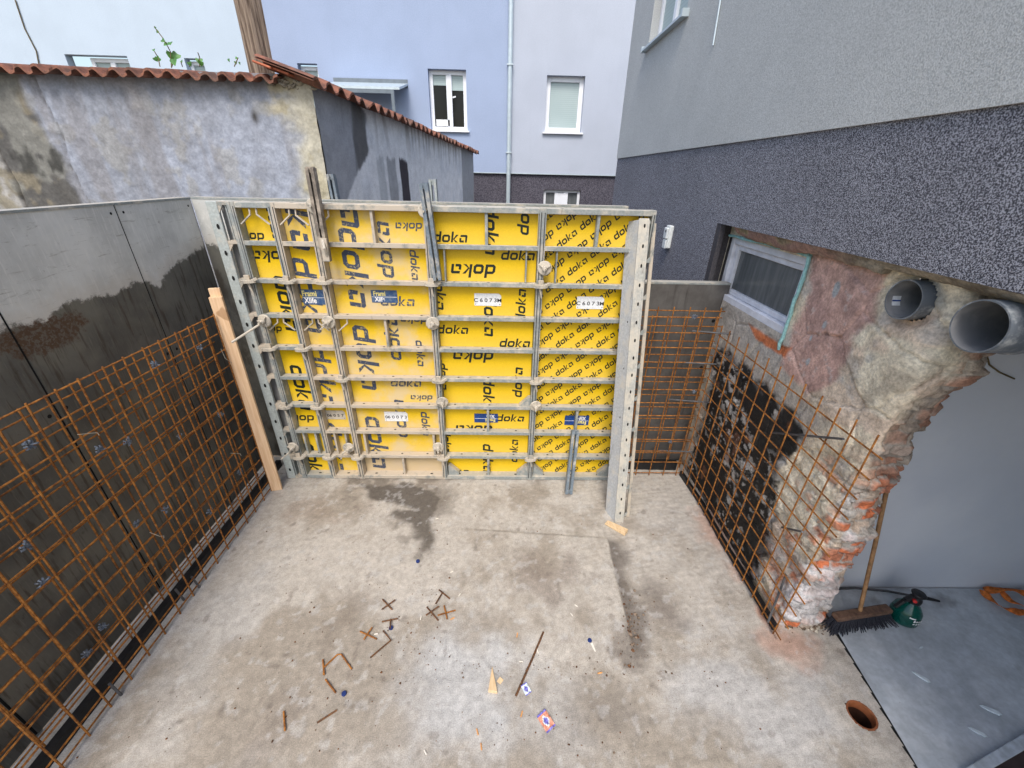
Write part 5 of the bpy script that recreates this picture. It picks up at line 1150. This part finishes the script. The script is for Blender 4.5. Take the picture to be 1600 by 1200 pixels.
def wrapper(px, py, s, rot, mats, label):
    p = fl(px, py); r = thing('wrapper', label, 'wrapper', (p[0], p[1], .01), rot=(.05, -.08, R(rot)))
    n = 10; v = []; f = []; mi = []
    for i in range(n+1):
        for j in range(n+1):
            u, w = i/n-.5, j/n-.5; v.append((u*s, w*s*1.5, .012*fbm(u*5, w*5, 3, 5)+.006))
    mb = MB()
    for i in range(n):
        for j in range(n): mb.add([v[i*(n+1)+j], v[(i+1)*(n+1)+j], v[(i+1)*(n+1)+j+1], v[i*(n+1)+j+1]], [(0, 1, 2, 3)], 1 if (j in (0, 9) or (abs(i-4.5)+abs(j-4.5) < 2.6)) else (2 if abs(i-4.5)+abs(j-4.5) < 3.5 else 0))
    mb.build('foil', mats, r, local=True)
wrapper(853, 1129, .066, 35, [M['wrap_o'], M['wrap_b'], M['scrap']], 'crumpled orange and blue snack wrapper at the front of the slab')
wrapper(822, 1079, .042, 30, [M['scrap'], M['wrap_b'], M['wrap_b']], 'small white and blue wrapper by the end of the long bar')
# grit
def grit(name, n, area, smin, smax, mat, seed, label, zc=.004):
    rr = random.Random(seed); mb = MB()
    for _ in range(n):
        px, py = area(rr); p = fl(px, py)
        s = rr.uniform(smin, smax)*(rr.random()**2*.9+.35); a = rr.random()*6
        v = [(p[0]+s*math.cos(a+k*1.257)*rr.uniform(.6, 1.1), p[1]+s*math.sin(a+k*1.257)*rr.uniform(.6, 1.1), zc) for k in range(5)]+[(p[0]+rr.uniform(-.3, .3)*s, p[1]+rr.uniform(-.3, .3)*s, zc+s*rr.uniform(.5, 1.0))]
        mb.add(v, [(k, (k+1) % 5, 5) for k in range(5)], rr.choice((0, 0, 1)))
    tag(mb.build(name, mat), label, 'debris', kind='stuff')
grit('debris', 260, lambda r: (r.gauss(977, 14), r.gauss(980, 24)), .005, .019, [M['grit'], M['rustdark']], 1, 'brown grit and crumbs swept into the slab gap', .002)
grit('debris', 1500, lambda r: (r.gauss(800, 190), 800+390*r.random()**.7), .002, .0085, [M['rustdark'], M['grit']], 2, 'tiny stones and crumbs scattered over the slab', .004)
grit('debris', 120, lambda r: (r.uniform(1225, 1290), r.gauss(975, 6)), .006, .028, [M['grit'], M['cast']], 3, 'rubble crumbs at the foot of the broken wall', .0)

# ------------------------------------------------------------------ floor drain
dr = thing('floor_drain', 'round brown drain pipe socket open in the slab near the room edge', 'drain', (DR[0], DR[1], 0))
MB().lathe([(.066, -.3), (.066, -.045)], (DR[0], DR[1], 0), (0, 0, 1), 36).build('bore', M['clay_shaded'], dr, smooth=True)
MB().lathe([(.066, -.045), (.066, -.01), (.07, .006), (.08, .008), (.083, .0), (.083, -.02)], (DR[0], DR[1], 0), (0, 0, 1), 36).build('socket', M['clay'], dr, smooth=True)
MB().disc((DR[0], DR[1], -.29), .066, (0, 0, 1), n=24).build('bottom', M['hole'], dr)  # black disc stands in for the dark depth of the drain

# ------------------------------------------------------------------ room things: broom, sprayer, straps, scraps
hb = fl(1347, 960); a = np.array(fl(1303, 966, .09)); b = np.array(fl(1388, 953, .09)); ax = (b-a); L = np.linalg.norm(ax); ang = math.atan2(ax[1], ax[0]); cc = (a+b)/2
br = thing('broom', 'black bristled broom with wooden head and long handle leaning by the broken wall', 'broom', (cc[0], cc[1], 0), rot=(0, 0, ang))
MB().box(-L/2, L/2, -.032, .032, .085, .125).build('head', M['broomhead'], br, local=True, bevel=.008)
mb = MB(); rr = random.Random(8)
for i in range(34):
    for j in range(6):
        x = -L/2+.012+(L-.024)*i/33; y = -.024+.048*j/5; mb.tube([(x, y, .085), (x+x*.12+rr.uniform(-.006, .006), y*1.3-.012+rr.uniform(-.008, .008), .04), (x+x*.3+rr.uniform(-.012, .012), y*1.9-.03+rr.uniform(-.012, .012), .002)], [.0045, .005, .0025], 4, cap=False)
mb.build('bristles', M['bristle'], br, local=True)
Mi = Matrix.Rotation(-ang, 4, 'Z') @ Matrix.Translation((-cc[0], -cc[1], 0))
hb = Mi @ Vector(at(1345, 955, 1, cc[1])); ht = Mi @ Vector(at(1392, 735, 1, 2.085))
MB().tube([hb-Vector((0, 0, .03)), hb.lerp(ht, .5), ht], .0135, 10).build('handle', M['ochre'], br, local=True, smooth=True)
sp_ = fl(1408, 966); ps = thing('pump_sprayer', 'green plastic pump sprayer bottle with black head on the room floor', 'sprayer', (sp_[0], sp_[1], 0), rot=(0, 0, R(-15)))
MB().lathe([(0, .003), (.075, .003), (.088, .02), (.09, .07), (.082, .12), (.055, .165), (.03, .19), (.028, .205)], (0, 0, 0), (0, 0, 1), 28).build('bottle', M['green'], ps, local=True, smooth=True)
mb = MB(); mb.lathe([(.034, .195), (.04, .2), (.04, .235), (.03, .25), (.028, .27), (.045, .275), (.045, .29), (.0, .295)], (0, 0, 0), (0, 0, 1), 20); mb.bar((0, 0, .26), (.13, -.01, .265), .03, .03, w1=.016, h1=.016); mb.bar((-.02, 0, .255), (-.075, -.02, .215), .032, .03); mb.bar((-.075, -.02, .215), (-.11, -.03, .14), .028, .022); mb.build('pump_head', M['blackplastic'], ps, local=True, bevel=.006)
MB().lathe([(.012, 0), (.012, .02), (0, .022)], (-.03, -.03, .245), (-.3, -.9, .2), 10).build('trigger_lock', M['red'], ps, local=True)
mb = MB()
def lab(t0, t1, z0, z1):
    P = [(math.sin(t)*.0915, -math.cos(t)*.0915) for t in np.linspace(t0, t1, 7)]
    for (x, y), (x2, y2) in zip(P[:-1], P[1:]): mb.add([(x, y, z0), (x2, y2, z0), (x2, y2, z1), (x, y, z1)], [(0, 1, 2, 3)])
for k in range(4): lab(-.05+.18*k, .08+.18*k, .085, .103); 
for k in range(3): lab(.0+.2*k, .14+.2*k, .06, .072)
lab(-.4, .0, .112, .124); mb.build('label_print', M['lbl_white'], ps, local=True)
def ribbon(pts, w, label):
    mb = MB(); P = []
    for (px, py, z) in pts: P.append(Vector(fl(px, py, z)))
    Q = []
    for i in range(len(P)-1):
        for k in range(6):
            t = k/6; p0 = P[max(i-1, 0)]; p1 = P[i]; p2 = P[i+1]; p3 = P[min(i+2, len(P)-1)]
            Q.append(.5*((2*p1)+(p2-p0)*t+(2*p0-5*p1+4*p2-p3)*t*t+(3*p1-p0-3*p2+p3)*t*t*t))
    Q.append(P[-1])
    for i in range(len(Q)-1):
        d = (Q[i+1]-Q[i]).normalized(); d2 = (Q[min(i+2, len(Q)-1)]-Q[min(i+1, len(Q)-2)]).normalized(); s1 = Vector((0, 0, 1)).cross(d).normalized()*w/2; s2 = Vector((0, 0, 1)).cross(d2).normalized()*w/2
        t1 = Vector((0, 0, w*.35*math.sin(i*.4))); t2 = Vector((0, 0, w*.35*math.sin((i+1)*.4)))
        mb.add([Q[i]-s1-t1, Q[i]+s1+t1, Q[i+1]+s2+t2, Q[i+1]-s2-t2], [(0, 1, 2, 3)])
    o = mb.build('lashing_strap', M['orange'], smooth=True); s = o.modifiers.new('solid', 'SOLIDIFY'); s.thickness = .003
    return tag(o, label, 'strap')
ribbon([(1537, 921, .02), (1552, 922, .04), (1575, 921, .05), (1600, 927, .05), (1620, 935, .03)], .045, 'orange lashing strap lying along the room wall')
ribbon([(1535, 922, .015), (1545, 934, .015), (1565, 948, .02), (1585, 955, .03), (1600, 956, .02), (1625, 950, .015)], .04, 'orange lashing strap looping out onto the room floor')
ribbon([(1565, 924, .03), (1578, 938, .02), (1600, 947, .03), (1615, 960, .02)], .035, 'orange lashing strap end in the middle of the heap')
for (px, py, s, r_, lb) in ((1439, 1058, .05, -45, 'white scrap on the room floor, farthest from the corner board'), (1548, 1110, .055, -30, 'white scrap on the room floor, largest near the corner board'), (1527, 1144, .045, -35, 'white scrap on the room floor, closest to the corner board'), (1439, 1012, .02, 20, 'tiny white scrap near the sprayer')):
    p = fl(px, py); mb = MB(); n = 8
    P = [(s*(1-abs(math.cos(math.pi*k/n))**3)*.0 + s*math.cos(2*math.pi*k/n)*(.95), s*.28*math.sin(2*math.pi*k/n)*(1+.35*math.cos(2*math.pi*k/n))) for k in range(n)]
    c, sn = math.cos(R(r_)), math.sin(R(r_)); top = [(p[0]+x*c-y*sn, p[1]+x*sn+y*c, .004+.004*(k % 2)) for k, (x, y) in enumerate(P)]
    bot = [(q[0], q[1], .0005) for q in top]; mb.add(top+bot, [tuple(range(n)), tuple(range(2*n-1, n-1, -1))]+[(k, (k+1) % n, (k+1) % n+n, k+n) for k in range(n)])
    tag(mb.build('paper_scrap', M['scrap']), lb, 'scrap', 'white scraps on the room floor')
# grey hose along the room wall foot, corner board and the sheet for the dark gap
tag(MB().tube([(2.55, 2.09, .012), (2.85, 2.10, .02), (3.1, 2.08, .014), (3.35, 2.02, .012)], .009, 8).build('cable', M['darksteel'], smooth=True), 'dark cable along the foot of the room wall behind the broom', 'cable')
p = [fl(1505, 1203), fl(1600, 1146), fl(1640, 1152), fl(1552, 1206)]
mb = MB(); a, b = np.array(fl(1500, 1206)), np.array(fl(1640, 1122)); c, d = np.array(fl(1547, 1204)), np.array(fl(1640, 1150))
mb.add([(*a[:2], .0), (*b[:2], .0), (*d[:2], .0), (*c[:2], .0), (*a[:2], .03), (*b[:2], .03), (*d[:2], .03), (*c[:2], .03)], [(0, 1, 2, 3), (4, 5, 6, 7), (0, 1, 5, 4), (1, 2, 6, 5), (2, 3, 7, 6), (3, 0, 4, 7)])
tag(mb.build('edge_board', M['palewood'], bevel=.003), 'pale grey board lying across the bottom right corner', 'board')
e, f = np.array(fl(1560, 1260)), np.array(fl(1660, 1240))
mb = MB(); mb.add([(*c[:2], .004), (*d[:2], .004), (*f[:2], .004), (*e[:2], .004), (*c[:2], .02), (*d[:2], .02), (*f[:2], .02), (*e[:2], .02)], [(0, 1, 2, 3), (4, 5, 6, 7), (0, 1, 5, 4), (1, 2, 6, 5), (2, 3, 7, 6), (3, 0, 4, 7)])
tag(mb.build('dark_gap_sheet', M['dark_gap']), 'dark brown board below the pale edge board in the corner', 'board')  # flat sheet added where a dark gap opens below the edge board
# hairline wire on the room wall under the big pipe
a = [at(*q, 1, RY-.006) for q in ((1540, 548), (1546, 570), (1562, 582), (1585, 592))]
MB().tube(a, .005, 5).build('wall_cable', M['stem'], nh)
for o in bpy.data.objects:
    if '_o' in o: del o['_o']
